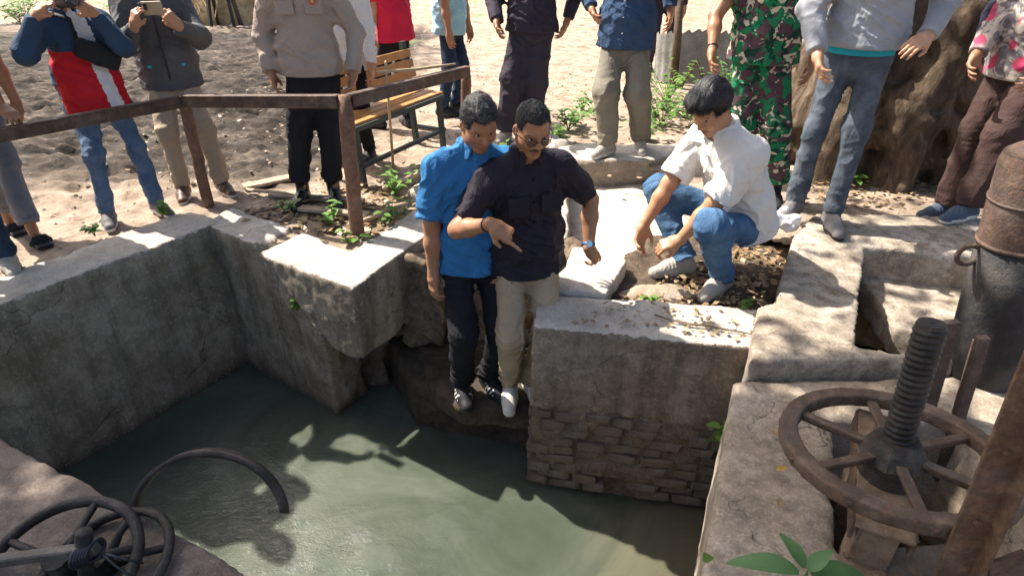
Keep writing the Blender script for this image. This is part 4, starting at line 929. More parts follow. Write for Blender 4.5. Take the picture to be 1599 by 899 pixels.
# brown trousers man far right
def m_batik():
    t = NT('batik'); n = t.voro(9, 'SMOOTH_F1'); n2 = t.noise(11, 5, .6, dist=1.5)
    c = t.mix(t.ramp(n2, [(0.48, 0.0), (0.52, 1.0)]), (.42, .36, .30), (.16, .14, .15)); c = t.mix(t.ramp(n, [(0.22, 1.0), (0.30, 0.0)]), c, (.42, .05, .11)); return t.out(c, .8, t.bump(t.noise(24, 4), .3, .01), .2)
NAVY = m_cloth('navy_cloth', (.018, .022, .04), .85)
p, J = person('man in patterned shirt with navy sleeves and wide brown trousers, far right', s=1.04, face=-160, feet=[(2.84, 3.52, .08, 0), (2.92, 3.80, -.03, -10)], hip=(3.02, 3.74, 1.0), lean=4, wr=((2.90, 3.42, 1.02), (2.72, 3.76, 1.02)), poles=[(.7, -.4, 0), (.5, .8, 0)],
    shirt=[m_batik(), NAVY], sleeve=1.0, hem=-.10, trousers=m_cloth('brown_trouser', (.06, .035, .03), .85), shoes=[SHN, SOLEW], seed=17, skin=M_SKIN2, legr=1.35, matfn=lambda a, b, c, q: (np.abs(b) > .19).astype(int), coat=1.06)
# police officer
TAN = m_cloth('tan_uniform', (.33, .27, .225), .7, .1)
p, J = person('police officer in tan long-sleeved uniform shirt and black trousers behind the railing', s=.98, face=-82, feet=[(-1.26, 4.06, -.03, 12), (-1.48, 4.04, -.03, -12)], hip=(-1.30, 4.14, .87), lean=1, wr=((-1.02, 4.08, .86), (-1.55, 4.08, .86)), poles=[(.6, .6, 0), (-.6, .6, 0)],
    shirt=TAN, sleeve=1.0, hem=-.03, trousers=m_cloth('police_black', (.014, .014, .018), .8), shoes=[LEA, SOLEB], seed=19, skin=M_SKIN2, legr=1.2, cuffz=.08, shoek='boot', coat=1.04)
for y in (-1, 1):
    q = box_part(p, 'chest_pocket', J['waist']+J['U']*.27*J['s']+J['Lc']*y*.085*J['s']+J['Fc']*.132*J['s'], (.005, .052, .055), [J['Fc'], J['Lc'], J['U']], TAN)
    box_part(q, 'pocket_flap', J['waist']+J['U']*.315*J['s']+J['Lc']*y*.085*J['s']+J['Fc']*.132*J['s'], (.009, .056, .018), [J['Fc'], J['Lc'], J['U']], TAN)
c = J['waist']+J['U']*.29*J['s']+J['Lc']*.085*J['s']+J['Fc']*.142*J['s']; mb = MB(); mb.tube([c, c+J['Fc']*.006], .022, 6); q = mb.build('badge', m_plain('red_badge', (.45, .06, .04), .4), p); mb = MB(); mb.tube([c+J['Fc']*.004, c+J['Fc']*.009], .010, 8); mb.build('badge_centre', m_plain('gold_badge', (.5, .35, .08), .4), q)
# photographers on the left
RED = m_cloth('red_cloth', (.50, .015, .025), .8); WT = m_cloth('white_tee', (.66, .66, .66), .85, .05); NV2 = m_cloth('navy_jersey', (.03, .06, .11), .8)
def jk(a, b, c, q):
    m = np.where(np.abs(b) > .20, 0, np.where(c < .20, 1, 0)); m = np.where((np.abs(b-.05-.12*(.25-c)) < .045) & (a > .02), 2, m); m = np.where((b > .12) & (c > .08) & (m == 1), 0, m); return m
p, J = person('man with camcorder in a red, white and navy jacket at the left railing', s=.89, face=-48, feet=[(-2.43, 3.88, -.03, 10), (-2.66, 3.70, -.03, -15)], hip=(-2.66, 3.96, .735), lean=3, side=0, wr=((-2.40, 3.81, 1.235), (-2.62, 3.64, 1.235)), poles=[(.5, .1, -1.), (-.6, -.1, -1.)],
    hands=('hold', 'hold'), hdir=((-.3, -.5, .5), (.5, .3, .6)), palm=((-.7, -.2, .1), (.6, .6, .2)), head=(0, 4), shirt=[NV2, RED, WT], sleeve=1.0, hem=-.09, trousers=DEN, shoes=[SHG, SOLEW], seed=23, matfn=jk, coat=1.08, legr=.85)
c = J['waist']+J['U']*.18*J['s']+J['Lc']*.06+J['Fc']*.17; BAG = m_cloth('black_nylon', (.015, .016, .018), .6)
f = Field(c-.2, c+.2, .008); f.box(c, (.035, .12, .06), [J['Fc'], nrm(J['Lc']-J['U']*.55), nrm(J['U']+J['Lc']*.55)], .03); f.disp(folds(3, [], .006)); V, Q = f.mesh()
bg = tag(meshobj('waist_bag', V, Q, BAG, None, loc=tuple(c)), 'black nylon sling bag worn across the chest of the man with the camcorder', 'bag')
surface_strip(bg, 'strap', [J['sh'][1]+J['U']*.085+J['Lc']*.05, J['waist']+J['U']*.36-J['Lc']*.02+J['Fc']*.15, c-J['Lc']*.08+J['U']*.06], .012, BAG)
cc = (J['wr'][0]+J['wr'][1])/2+np.array([.06, -.06, .075]); a1 = nrm(np.array([.85, -.5, .05])); a2 = nrm(np.cross((0, 0, 1.), a1)); a3 = np.cross(a1, a2)
cmr = empty('camcorder', tuple(cc), 'black camcorder held up by the man in the red and navy jacket', 'camcorder')
mb = MB(); mb.box(cc, (.06, .028, .033), ax=[a1, a2, a3], bev=.010); mb.build('body', M_BLACKP, cmr); mb = MB(); mb.tube([cc+a1*.055, cc+a1*.10], .026, 16); b = mb.build('lens_barrel', M_BLACKP, cmr, True); mb = MB(); mb.tube([cc+a1*.099, cc+a1*.103], .02, 16); mb.build('lens', m_plain('lens_glass', (.03, .03, .06), .05, .8), b)
mb = MB(); mb.box(cc+a2*.07-a1*.0, (.04, .035, .004), ax=[a1, nrm(a2*.9+a1*-.3), a3], bev=.002); mb.build('flip_screen', m_plain('screen_dark', (.05, .05, .06), .15, .6), cmr)
GJ = m_cloth('grey_jacket', (.085, .085, .09), .7, .2)
p, J = person('man in dark grey jacket and khaki trousers filming with a phone at the left railing', s=.93, face=-66, feet=[(-2.14, 4.26, -.03, 18), (-2.38, 4.16, -.03, -6)], hip=(-2.34, 4.34, .79), lean=3, wr=((-2.05, 4.05, 1.13), (-2.29, 3.98, 1.14)), poles=[(.6, .2, -1.), (-.7, .2, -1.)],
    hands=('hold', 'hold'), hdir=((-.45, -.25, .7), (.35, -.1, .8)), palm=((-.5, .5, .4), (.6, .5, .3)), shirt=GJ, sleeve=1.0, hem=-.08, trousers=m_cloth('khaki2', (.36, .29, .21), .85), shoes=[SHBR, SOLEW], seed=29, coat=1.06, legr=1.0)
surface_strip(p, 'zip', [J['waist']-J['U']*.12+J['Fc']*.16, J['waist']+J['U']*.1+J['Fc']*.147, J['waist']+J['U']*.33+J['Fc']*.13], .005, M_BLACKP)
for y in (-1, 1): box_part(p, 'logo_tab', J['waist']-J['U']*.03+J['Lc']*y*.1+J['Fc']*.145, (.004, .012, .010), [J['Fc'], J['Lc'], J['U']], m_plain('cyan_tab', (.02, .35, .45), .5))
d = nrm(J['wr'][0]-J['el'][0]); band(p, 'watch', J['wr'][0]-d*.02, d, .03, .018, m_plain('steel', (.4, .4, .4), .3, .5, .8))
cc = (J['wr'][0]+J['wr'][1])/2+np.array([.03, -.05, .11]); a1 = nrm(np.array([.9, -.35, .05])); a2 = nrm(np.cross((0, 0, 1.), a1)); a3 = np.cross(a1, a2)
ph = empty('phone', tuple(cc), 'phone in a gold case held sideways by the man in the grey jacket', 'phone')
mb = MB(); mb.box(cc, (.08, .005, .038), ax=[a1, a2, a3], bev=.003); mb.build('case', m_plain('gold_case', (.35, .26, .16), .35, .5), ph); mb = MB(); mb.box(cc-a2*.006-a1*.05+a3*.01, (.014, .003, .02), ax=[a1, a2, a3], bev=.002); mb.build('camera_bump', M_BLACKP, ph)
# the two at the left edge
p, J = person('man in dark blue jeans at the left edge resting a hand on the rail', s=.95, face=-60, feet=[(-2.88, 3.08, -.03, 10), (-3.10, 2.98, -.03, -10)], hip=(-3.10, 3.20, .80), lean=3, wr=((-2.82, 3.40, .80), None), poles=[(.3, .8, -.6), (-.6, .5, 0)], hands=('hold', 'relax'), hdir=((.75, -.5, -.2), None), palm=((0, 0, -1), None),
    shirt=m_cloth('pale_shirt', (.55, .53, .5), .85), sleeve=.8, hem=-.06, trousers=DEND, shoes=[SHGB, SOLEB], seed=31, skin=M_SKIN2)
mb = MB(); a = J['neck']+J['Fc']*.1; mb.tube([a, J['waist']+J['Fc']*.16, J['hip']+J['Fc']*.17-J['U']*.05+J['L0']*.14, J['hip']+J['Fc']*.16-J['U']*.42+J['L0']*.19], .006, 6); mb.build('lanyard', RED, p, True)
person('man in grey trousers and dark sandals at the left edge', s=.95, face=-40, feet=[(-2.98, 3.44, -.03, 0), (-3.26, 3.62, -.03, 0)], hip=(-3.22, 3.62, .84), shirt=m_cloth('dark_shirt', (.06, .06, .07)), sleeve=.8, trousers=m_cloth('grey_trouser', (.17, .175, .19)), shoes=[SHB, SOLEB], shoek='sandal', seed=33, skin=M_SKIN2, cuffz=.03)
# row behind
person('person in a white shirt standing behind the police officer', s=.98, face=-95, feet=[(-1.20, 5.0, -.03, 5), (-1.40, 5.0, -.03, -5)], shirt=WT, hem=-.12, trousers=m_cloth('black_trouser', (.012, .012, .015)), shoes=[SHB, SOLEB], seed=35, res=.013)
p, J = person('person in a red short-sleeved shirt standing behind the bench', s=.96, face=150, feet=[(-1.30, 5.95, -.03, 5), (-1.02, 6.0, -.03, -30)], hip=(-1.08, 6.02, .86), lean=2, shirt=m_cloth('crimson_shirt', (.58, .02, .055), .8), sleeve=.75, hem=-.10, trousers=m_cloth('black_trouser', (.012, .012, .015)), shoes=[LEA, SOLEB], seed=37, res=.013, coat=1.06)
person('person in a light blue shirt and dark jeans behind the railing end', s=.98, face=-20, feet=[(-.60, 6.55, -.03, 0), (-.72, 6.40, -.03, 0)], hip=(-.62, 6.52, .86), lean=5, shirt=m_cloth('light_blue_shirt', (.36, .60, .70), .8), sleeve=.8, hem=-.10, trousers=DEND, shoes=[SHB, SOLEB], seed=39, res=.013, coat=1.1)
SUIT = m_cloth('dark_purple_suit', (.035, .028, .042), .8)
p, J = person('man in dark purple-black jacket and trousers standing behind the men in the trench', s=1.04, face=-105, feet=[(.16, 5.55, -.03, 8), (-.06, 5.52, -.03, -10)], hip=(.17, 5.62, .93), lean=1, wr=((.47, 5.60, .99), (-.13, 5.50, .99)), shirt=SUIT, hem=-.03, trousers=m_cloth('dark_purple_trouser', (.04, .034, .046), .8), shoes=[SHGB, SOLEW], seed=41, skin=M_SKIN2, legr=1.5, coat=1.08)
p, J = person('man in blue denim shirt and grey-green trousers standing on the stone kerb', s=1.03, face=-112, feet=[(1.10, 5.12, .02, 15), (.80, 4.98, .02, -25)], hip=(.90, 5.12, .92), lean=1, shirt=m_cloth('denim_shirt', (.035, .065, .125), .85, .2), hem=-.07, trousers=m_cloth('grey_green_trouser', (.20, .18, .14), .85), shoes=[SHGB, SOLEW], seed=43, legr=1.4, coat=1.12, belly=.9, wr=((1.24, 5.2, 1.12), (.62, 5.2, 1.12)), poles=[(.5, .8, 0), (-.5, .8, 0)])
buttons(p, J, WHITE, off=.165)
person('person in dark clothes standing far back beside the wooden post', s=1.0, face=-90, feet=[(2.15, 8.9, -.03, 8), (1.9, 8.85, -.03, -8)], shirt=SUIT, hem=-.05, trousers=m_cloth('dark_purple_trouser', (.04, .034, .046)), shoes=[SHB, SOLEB], seed=45, res=.014)
# ------------------------------------------------------------------ railing, bench
M_RAIL = m_rust('railing_rust', (.085, .05, .034), (.22, .145, .10), .6, .1); M_POST = m_rust('post_rust', (.19, .10, .06), (.30, .18, .115), .7, .05)
rl = empty('railing', (-2.14, 3.98, 0), 'rusty brown pipe-post railing along the pool wall', 'railing')
tops = [np.array(p) for p in ((-3.35, 2.74, .70), (-2.105, 3.97, .735), (-.945, 3.50, .845), (-.335, 4.60, .795))]
for i, (ft, tp) in enumerate((((-2.14, 3.99, -.08), tops[1]), ((-.985, 3.50, -.12), tops[2]), ((-.36, 4.62, -.1), tops[3]), ((-3.38, 2.80, -.1), tops[0]))):
    mb = MB(); tp = np.array(tp); ft = np.array(ft); n = 9
    mb.tube([ft+(tp-ft)*k/(n-1)+np.array([.003*math.sin(k*2), .003*math.cos(k*3), 0]) for k in range(n)], [.045 if i == 1 else .038]*(n-1)+[.032], 14); mb.build('post', M_POST, rl, True)
for i in range(3):
    a, b = tops[i], tops[i+1]; d = nrm(b-a); a = a-np.array([0, 0, .0])+d*.03; b = b-d*.03
    mb = MB(); off = np.cross(d, (0, 0, 1.)); a2, b2 = a+off*.012, b+off*.012; N = 14
    pts = [a2+(b2-a2)*k/N for k in range(N+1)]
    for k in range(N):
        pass
    mb.bar(a2, b2, .05, .012, bev=.003); mb.bar(a2+off*.022-np.array([0, 0, .036]), b2+off*.022-np.array([0, 0, .036]), .007, .062, bev=.002)
    mb.build('rail', M_RAIL, rl)
mb = MB(); mb.tube([(-.955, 4.70, -.05), (-.86, 4.3, .5), (-.775, 3.92, .95)], [.011, .010, .008], 7); tag(mb.build('bamboo_stick', m_plain('bamboo', (.42, .31, .18), .6), None, True), 'thin pale bamboo stick leaning on the railing in front of the bench', 'stick')
mb = MB(); mb.tube([(-.82, 3.86, .90), (-.62, 4.16, .86), (-.40, 4.5, .83)], [.009, .010, .008], 7); tag(mb.build('bamboo_stick', _mats['bamboo'], None, True), 'pale bamboo stick lying along the top of the right-hand rail', 'stick')

M_SEAT = m_plain('orange_wood', (.46, .22, .07), .5, .4, var=.25, scale=9); M_FRAME = m_plain('dark_green_metal', (.035, .05, .05), .5, .4)
be = empty('wooden_bench', (-1.0, 4.9, 0), 'wooden bench with orange-brown slats and dark metal frame behind the railing', 'bench')
A0 = np.array([-1.14, 4.35]); A1 = np.array([-.60, 5.38]); bd = nrm(A1-A0); bn = np.array([-bd[1], bd[0]])     # front edge, and towards the back
def bp(t, w, z): q = A0+(A1-A0)*t+bn*w; return np.array([q[0], q[1], z])
for k in range(3):
    mb = MB(); mb.bar(bp(-.02, .05+.095*k, .43), bp(1.02, .05+.095*k, .43), .082, .022, bev=.004); mb.build('seat_slat', M_SEAT, be)
for k in range(3):
    mb = MB(); mb.bar(bp(-.02, .29+.02*k, .575+.08*k), bp(1.02, .29+.02*k, .575+.08*k), .020, .066, up=(-.2*bd[1], .2*bd[0], 1), bev=.004); mb.build('back_slat', M_SEAT, be)
for t in (0.03, .97):
    mb = MB(); mb.bar(bp(t, .0, -.04), bp(t, .02, .42), .04, .04); mb.build('leg', M_FRAME, be); mb = MB(); mb.bar(bp(t, .29, -.04), bp(t, .36, .83), .045, .04); mb.build('leg', M_FRAME, be)
    mb = MB(); mb.bar(bp(t, .0, .41), bp(t, .30, .41), .035, .03); mb.build('arm_rail', M_FRAME, be); mb = MB(); mb.bar(bp(t, .0, .12), bp(t, .29, .12), .03, .03); mb.build('stretcher', M_FRAME, be)
mb = MB(); mb.bar(bp(0, .0, .405), bp(1, .0, .405), .035, .035); mb.build('front_rail', M_FRAME, be); mb = MB(); mb.bar(bp(0, .0, .12), bp(1, .0, .12), .03, .03); mb.build('stretcher', M_FRAME, be)

# ------------------------------------------------------------------ right foreground: gate wheel, spindle, frame, pipe
M_IRON = m_rust('cast_iron', (.115, .075, .05), (.25, .175, .12), .6, .15); M_DIRON = m_rust('dark_iron', (.05, .042, .036), (.12, .1, .085), .55, .3); M_STEELB = m_rust('rust_beam', (.14, .08, .045), (.32, .21, .13), .8, .05)
wc = np.array([1.155, 1.335, .29]); wu = nrm((-.01, .12, 1)); w1 = nrm(np.cross((0, 1., 0), wu)); w2 = np.cross(wu, w1); WR = .295
gw = empty('handwheel', tuple(wc), 'large rusty iron handwheel with six spokes in the right foreground', 'handwheel')
f = Field(wc-.38, wc+.38, .006)
def torus(X, Y, Z):
    px, py, pz = X-wc[0], Y-wc[1], Z-wc[2]; h = px*wu[0]+py*wu[1]+pz*wu[2]; r = np.sqrt(np.maximum(px*px+py*py+pz*pz-h*h, 1e-9))
    q1 = np.abs(r-WR)-.020; q2 = np.abs(h)-.016; return np.sqrt(np.maximum(q1, 0)**2+np.maximum(q2, 0)**2)+np.minimum(np.maximum(q1, q2), 0)-.007
f.put(torus, wc-.36, wc+.36)
f.disp(lambda P: .0015*fbm(P*60, 2)); V, Q = f.mesh(); meshobj('rim', V, Q, M_IRON, gw)
for k in range(6):
    a = k*math.pi/3+.25; dr = w1*math.cos(a)+w2*math.sin(a); tg = np.cross(wu, dr)
    mb = MB(); mb.bar(wc+dr*.055, wc+dr*(WR-.012), .030, .016, up=wu, bev=.003); mb.bar(wc+dr*.055-wu*.012, wc+dr*(WR-.012)-wu*.012, .010, .022, up=wu, bev=.002); mb.build('spoke', M_IRON, gw)
for k in range(10):
    a = k*math.pi/5+.1; dr = w1*math.cos(a)+w2*math.sin(a); mb = MB(); mb.tube([wc+dr*(WR+.018), wc+dr*(WR+.030)], .009, 8); mb.build('rivet', M_IRON, gw, True)
mb = MB(); mb.tube([wc-wu*.045, wc-wu*.02, wc+wu*.022, wc+wu*.05], [.085, .095, .08, .064], 8); mb.build('hub', M_DIRON, gw)
sp = empty('threaded_spindle', tuple(wc), 'thick dark threaded steel spindle rising through the large handwheel', 'spindle')
N = 24; TT = 34*12; V = []; F = []
for i in range(TT+1):
    h = -.25+.68*i/TT; 
    for k in range(N):
        a = 2*math.pi*k/N; ph = (i/12.0-a/(2*math.pi)) % 1.0; r = .038+.0042*(1-abs(2*ph-1)*1.0)-(0.004 if i > TT-6 else 0); V.append(wc+wu*h+(w1*math.cos(a)+w2*math.sin(a))*r)
for i in range(TT):
    for k in range(N): F.append((i*N+k, i*N+(k+1) % N, (i+1)*N+(k+1) % N, (i+1)*N+k))
F = np.array(F); meshobj('thread', np.array(V), F, m_rust('spindle_iron', (.032, .029, .026), (.075, .066, .056), .5, .3), sp)
mb = MB(); mb.tube([wc+wu*.425, wc+wu*.437], [.038, .034], 20); mb.tube([wc+wu*.436, wc+wu*.439], .007, 8); mb.build('spindle_end', M_DIRON, sp)
gf = empty('gate_frame', (1.15, 1.35, -.1), 'rusty steel gate frame standing under the large handwheel', 'gate frame')
M_TANST = m_rust('tan_steel', (.24, .165, .10), (.36, .27, .18), .8, .05)
gd = nrm(np.array([.45, .89, 0])); gp = np.array([gd[1], -gd[0], 0])
for t in (-.17, .19):
    c = np.array([1.15, 1.335, 0])+gd*t
    mb = MB(); mb.bar(c-gp*.05+np.array([0, 0, -.5]), c-gp*.05+np.array([0, 0, .20]), .012, .11, up=gd, bev=.002); mb.bar(c+gp*.0+gd*.05+np.array([0, 0, -.5]), c+gp*.0+gd*.05+np.array([0, 0, .20]), .10, .010, up=gd, bev=.002); mb.bar(c+gp*.0-gd*.05+np.array([0, 0, -.5]), c+gp*.0-gd*.05+np.array([0, 0, .20]), .10, .010, up=gd, bev=.002); mb.build('upright', M_TANST, gf)
c = np.array([1.15, 1.335, .205]); mb = MB(); mb.bar(c-gd*.26, c+gd*.28, .15, .014, bev=.003); mb.build('top_plate', M_TANST, gf)
mb = MB(); mb.tube([wc-wu*.085, wc-wu*.04], [.09, .08], 14); mb.build('thrust_collar', M_DIRON, gf)
for sgn in (-1, 1):
    mb = MB(); mb.bar(c+gp*.075*sgn-gd*.25-np.array([0, 0, .03]), c+gp*.075*sgn+gd*.27-np.array([0, 0, .03]), .012, .07, bev=.002); mb.build('side_plate', M_IRON, gf)
pl = np.array([1.20, 1.06, .012]); mb = MB(); mb.box(pl, (.20, .14, .018), rz=math.atan2(.18, .45)-.3, bev=.005); mb.build('base_plate', M_TANST, gf)
for (dx, dy) in ((-.13, .04), (-.05, .02), (.04, 0), (-.1, -.06), (.0, -.08)):
    mb = MB(); mb.tube([pl+np.array([dx, dy, .018]), pl+np.array([dx, dy, .026])], [.022, .018], 8); mb.build('boss', M_TANST, gf)
# angle-iron post close to the camera
ib = empty('angle_post', (1.22, 1.0, 0), 'leaning rusty angle-iron post at the right edge, nearest to the camera', 'post')
a = np.array([1.185, 1.0, -.05]); b = np.array([1.02, .985, 1.42])
mb = MB(); mb.bar(a, b, .010, .075, up=(1, -.25, 0), bev=.002); mb.build('flange', M_STEELB, ib)
o = np.array([.037, -.012, 0]); mb = MB(); mb.bar(a+o, b+o, .085, .010, up=(1, -.2, 0), bev=.002); mb.build('web', M_STEELB, ib)
mb = MB(); mb.bar(a+np.array([.05, -.03, .35]), a+np.array([.22, .02, .02]), .01, .09, up=(.5, 0, 1), bev=.002); mb.build('gusset', M_STEELB, ib)
for k in range(5):
    t = .15+.16*k; c = a+(b-a)*t; mb = MB(); mb.tube([c+np.array([0, -.004, 0]), c+np.array([0, -.014, 0])], .010, 6); mb.build('bolt', M_STEELB, ib)
# pipe
pp = empty('steel_pipe', (1.97, 2.08, 0), 'big leaning steel pipe, dark below and rusty above, right edge', 'pipe')
pa = np.array([2.055, 2.06, -.35]); pd = nrm((-.13, .02, 1)); PR = .135
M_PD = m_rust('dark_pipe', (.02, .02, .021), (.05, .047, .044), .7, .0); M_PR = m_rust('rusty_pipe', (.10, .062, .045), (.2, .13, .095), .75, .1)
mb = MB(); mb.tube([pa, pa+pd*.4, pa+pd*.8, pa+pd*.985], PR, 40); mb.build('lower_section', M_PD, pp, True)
mb = MB(); mb.tube([pa+pd*.985, pa+pd*1.0], PR+.005, 40); mb.build('weld_seam', M_PR, pp, True)
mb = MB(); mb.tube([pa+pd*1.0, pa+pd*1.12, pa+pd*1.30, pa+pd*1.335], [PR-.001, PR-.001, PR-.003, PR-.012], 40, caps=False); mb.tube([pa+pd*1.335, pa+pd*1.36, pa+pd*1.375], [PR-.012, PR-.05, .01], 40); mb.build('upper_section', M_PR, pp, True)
mb = MB(); mb.tube([pa+pd*1.16, pa+pd*1.168], PR+.003, 40); mb.build('weld_seam', M_PR, pp, True)
rg = pa+pd*.92+np.array([-.165, .02, 0]); mb = MB(); mb.tube([rg+np.array([.045*math.cos(t), 0, .04*math.sin(t)]) for t in np.linspace(0, 2*math.pi, 15)[:-1]], .010, 8, closed=True); mb.build('lifting_ring', M_PR, pp, True)
M_WB = m_rust('brown_board', (.12, .08, .06), (.22, .16, .125), .85, 0)
for k, (x, y, w, z, lab) in enumerate(((1.60, 1.80, .05, .44, 'rusty upright steel channel left of the big pipe'), (1.70, 1.76, .04, .40, 'second rusty upright bar, close in front of the big pipe'))):
    mb = MB(); mb.bar((x+.06, y, -.3), (x-.02, y+.02, z), w, .03, up=(0, 1, 0), bev=.003); mb.bar((x+.06+w*.6, y+.03, -.3), (x-.02+w*.6, y+.05, z-.05), .012, .06, up=(0, 1, 0), bev=.002); tag(mb.build('steel_channel', M_WB, None, loc=(x, y, 0)), lab, 'channel')

# ------------------------------------------------------------------ left foreground: small wheels on the beam
M_BLKI = m_rust('black_iron', (.022, .020, .019), (.06, .053, .047), .55, .2)
def small_wheel(name, c, u, r, lab, mat, tr=.016):
    c = np.array(c, float); u = nrm(u); a1 = nrm(np.cross((0.1, 1., 0.2), u)); a2 = np.cross(u, a1); o = empty(name, tuple(c), lab, 'handwheel')
    mb = MB(); n = 44
    mb.tube([c+r*(a1*math.cos(2*math.pi*k/n)+a2*math.sin(2*math.pi*k/n)) for k in range(n)], tr, 10, closed=True); mb.build('rim', mat, o, True)
    for k in range(5):
        t = k*2*math.pi/5+.4; d = a1*math.cos(t)+a2*math.sin(t); mb = MB(); mb.tube([c+d*.03, c+d*r*.55+u*.012, c+d*r], [.016, .012, .012], 8); mb.build('spoke', mat, o, True)
    mb = MB(); mb.tube([c-u*.04, c+u*.05], .036, 12); mb.build('hub', mat, o)
    return o
small_wheel('handwheel', (-1.29, 1.10, .08), (.10, -.22, .97), .195, 'dark iron handwheel lying on the beam in the lower left corner', M_BLKI, .017)
small_wheel('handwheel', (-1.22, 1.14, .01), (-.12, -.12, .97), .19, 'lower of the two dark handwheels stacked on the beam', M_BLKI, .015)
mb = MB(); cc = np.array([-.985, 1.33, .0]); pts = []
for k in range(25):
    t = math.pi*(1.02-1.02*k/24)+.06; pts.append(cc+np.array([math.cos(t)*.245, .10*math.sin(t), math.sin(t)*.19]))
V = []; F = []
for i, p in enumerate(pts):
    dn = nrm(p-cc); sd_ = np.array([0.05, -.6, .8]) ; sd_ = nrm(sd_-dn*np.dot(sd_, dn)); V += [p-sd_*.02-dn*.009, p+sd_*.02-dn*.009, p+sd_*.02+dn*.009, p-sd_*.02+dn*.009]
for i in range(len(pts)-1):
    for q in range(4): F.append((i*4+q, i*4+(q+1) % 4, i*4+4+(q+1) % 4, i*4+4+q))
F += [(3, 2, 1, 0), tuple(len(V)-4+q for q in range(4))]
mb.add(V, F); tag(mb.build('broken_rim', M_DIRON, None, True, loc=tuple(cc)), 'broken half of an iron wheel rim arching over the water at lower left', 'iron rim')
bar = empty('steel_bar', (-1.2, 1.05, .25), 'dark square bar tied with wire across the handwheel at lower left', 'bar')
mb = MB(); mb.bar((-1.85, 1.03, .11), (-1.14, 1.08, .185), .03, .03, bev=.004); mb.build('bar', m_rust('grey_bar', (.09, .085, .075), (.2, .18, .16), .6, .2), bar)
mb = MB(); rr = random.Random(4)
for k in range(6):
    o = np.array([-1.18+.006*k, 1.06+.004*k, .175]); mb.tube([o+.03*np.array([.25*math.cos(t), math.cos(t), math.sin(t)]) for t in np.linspace(0, 2*math.pi, 13)[:-1]], .005, 5, closed=True)
for k in range(2): mb.tube([(-1.13, 1.07, .18), (-1.09+.01*k, 1.06+.012*rr.uniform(-1, 1), .16+.02*rr.uniform(-1, 1)), (-1.04+.012*rr.uniform(-1, 1), 1.06+.03*rr.uniform(-1, 1), .14+.03*rr.uniform(-1, 1))], .0035, 5)
mb.build('wire_tie', m_plain('wire', (.04, .042, .05), .35, .5, .4), bar, True)
mb = MB(); mb.tube([(-1.24, 1.0, -.25), (-1.18, 1.07, .16), (-1.165, 1.09, .24)], [.02, .02, .022], 10); mb.build('stem', M_BLKI, bar, True)
mb = MB(); mb.bar((-1.35, 1.0, -.2), (-1.0, .88, -.02), .05, .012, bev=.002); mb.bar((-1.4, .95, -.02), (-.9, .95, -.1), .04, .012, bev=.002); mb.build('bracket', M_BLKI, bar)

# ------------------------------------------------------------------ plants
M_WEED = m_leaf('weed_leaf', (.10, .24, .035), (.20, .34, .07), .35); M_BIG = m_leaf('broad_leaf', (.08, .18, .065), (.14, .26, .09), .3); M_DRY = m_leaf('dry_leaf', (.24, .155, .075), (.40, .29, .17), .1); M_STEM = m_plain('stem_green', (.10, .14, .05), .6); M_TWIG = m_plain('twig', (.16, .11, .075), .9)
def leaf_geo(base, d, up, L, W, curl=.25, n=6):
    d = nrm(d); up = nrm(np.array(up)-d*np.dot(up, d)); s = np.cross(up, d); V = []; F = []
    for i in range(n+1):
        t = i/n; w = W*math.sin(math.pi*min(1, t*.92+.04))**.8*(1-.25*t); c = np.array(base)+d*L*t-up*curl*L*t*t
        V += [c-s*w+up*w*.28, c, c+s*w+up*w*.28]
    for i in range(n):
        F += [(i*3, i*3+1, i*3+4, i*3+3), (i*3+1, i*3+2, i*3+5, i*3+4)]
    return V, F
def weed(name, loc, h, n, L, W, lab, mat=M_WEED, seed=0, spread=.5, single=False, group=None, lean=(0, 0, 0)):
    r = random.Random(seed); o = empty(name, loc, lab, 'plant', group); loc = np.array(loc, float); ms = MB(); ml = MB()
    ns = max(1, n//5)
    for k in range(ns):
        a = r.uniform(0, 6.3); tip = loc+np.array([math.cos(a)*spread*h*r.random(), math.sin(a)*spread*h*r.random(), h*r.uniform(.6, 1)])+np.array(lean)*h; ms.tube([loc, (loc+tip)/2+np.array([0, 0, .03*h]), tip], [.004, .003, .002], 5)
        for j in range(n//ns):
            t = .25+.75*(j+1)/(n//ns); p = loc+(tip-loc)*t; b = r.uniform(0, 6.3); d = (math.cos(b), math.sin(b), r.uniform(.0, .6)); V, F = leaf_geo(p, d, (0, 0, 1), L*r.uniform(.6, 1.1), W*r.uniform(.7, 1.1), r.uniform(.1, .5), 4)
            if single: m = MB(); m.add(V, F); m.build('leaf', mat, o, True)
            else: ml.add(V, F)
    ms.build('stem', M_STEM, o, True)
    if not single: ml.build('foliage', mat, o, True)
    return o
G = 'weeds on the bank'
weed('weed', (-1.30, 3.10, -.34), .14, 14, .06, .024, 'small leafy weed growing from the crack in the wing wall', seed=1, single=True, lean=(-.1, -.5, 0))
weed('weed', (.945, 2.17, -.50), .20, 11, .075, .026, 'leafy weed sprouting between the pier and the near slab', seed=2, single=True, lean=(.05, -.25, 0))
weed('weed', (-2.62, 3.46, -.01), .09, 12, .06, .028, 'bright weed on the left wall below the shoe of the man with the camcorder', seed=3, group=G)
weed('weed', (-2.33, 3.74, -.01), .10, 16, .06, .028, 'bright weed on the left wall top near the railing post', seed=4, group=G)
weed('weed', (.14, 2.50, -.62), .07, 4, .05, .02, 'tiny weed on the lower left edge of the brick pier', seed=5)
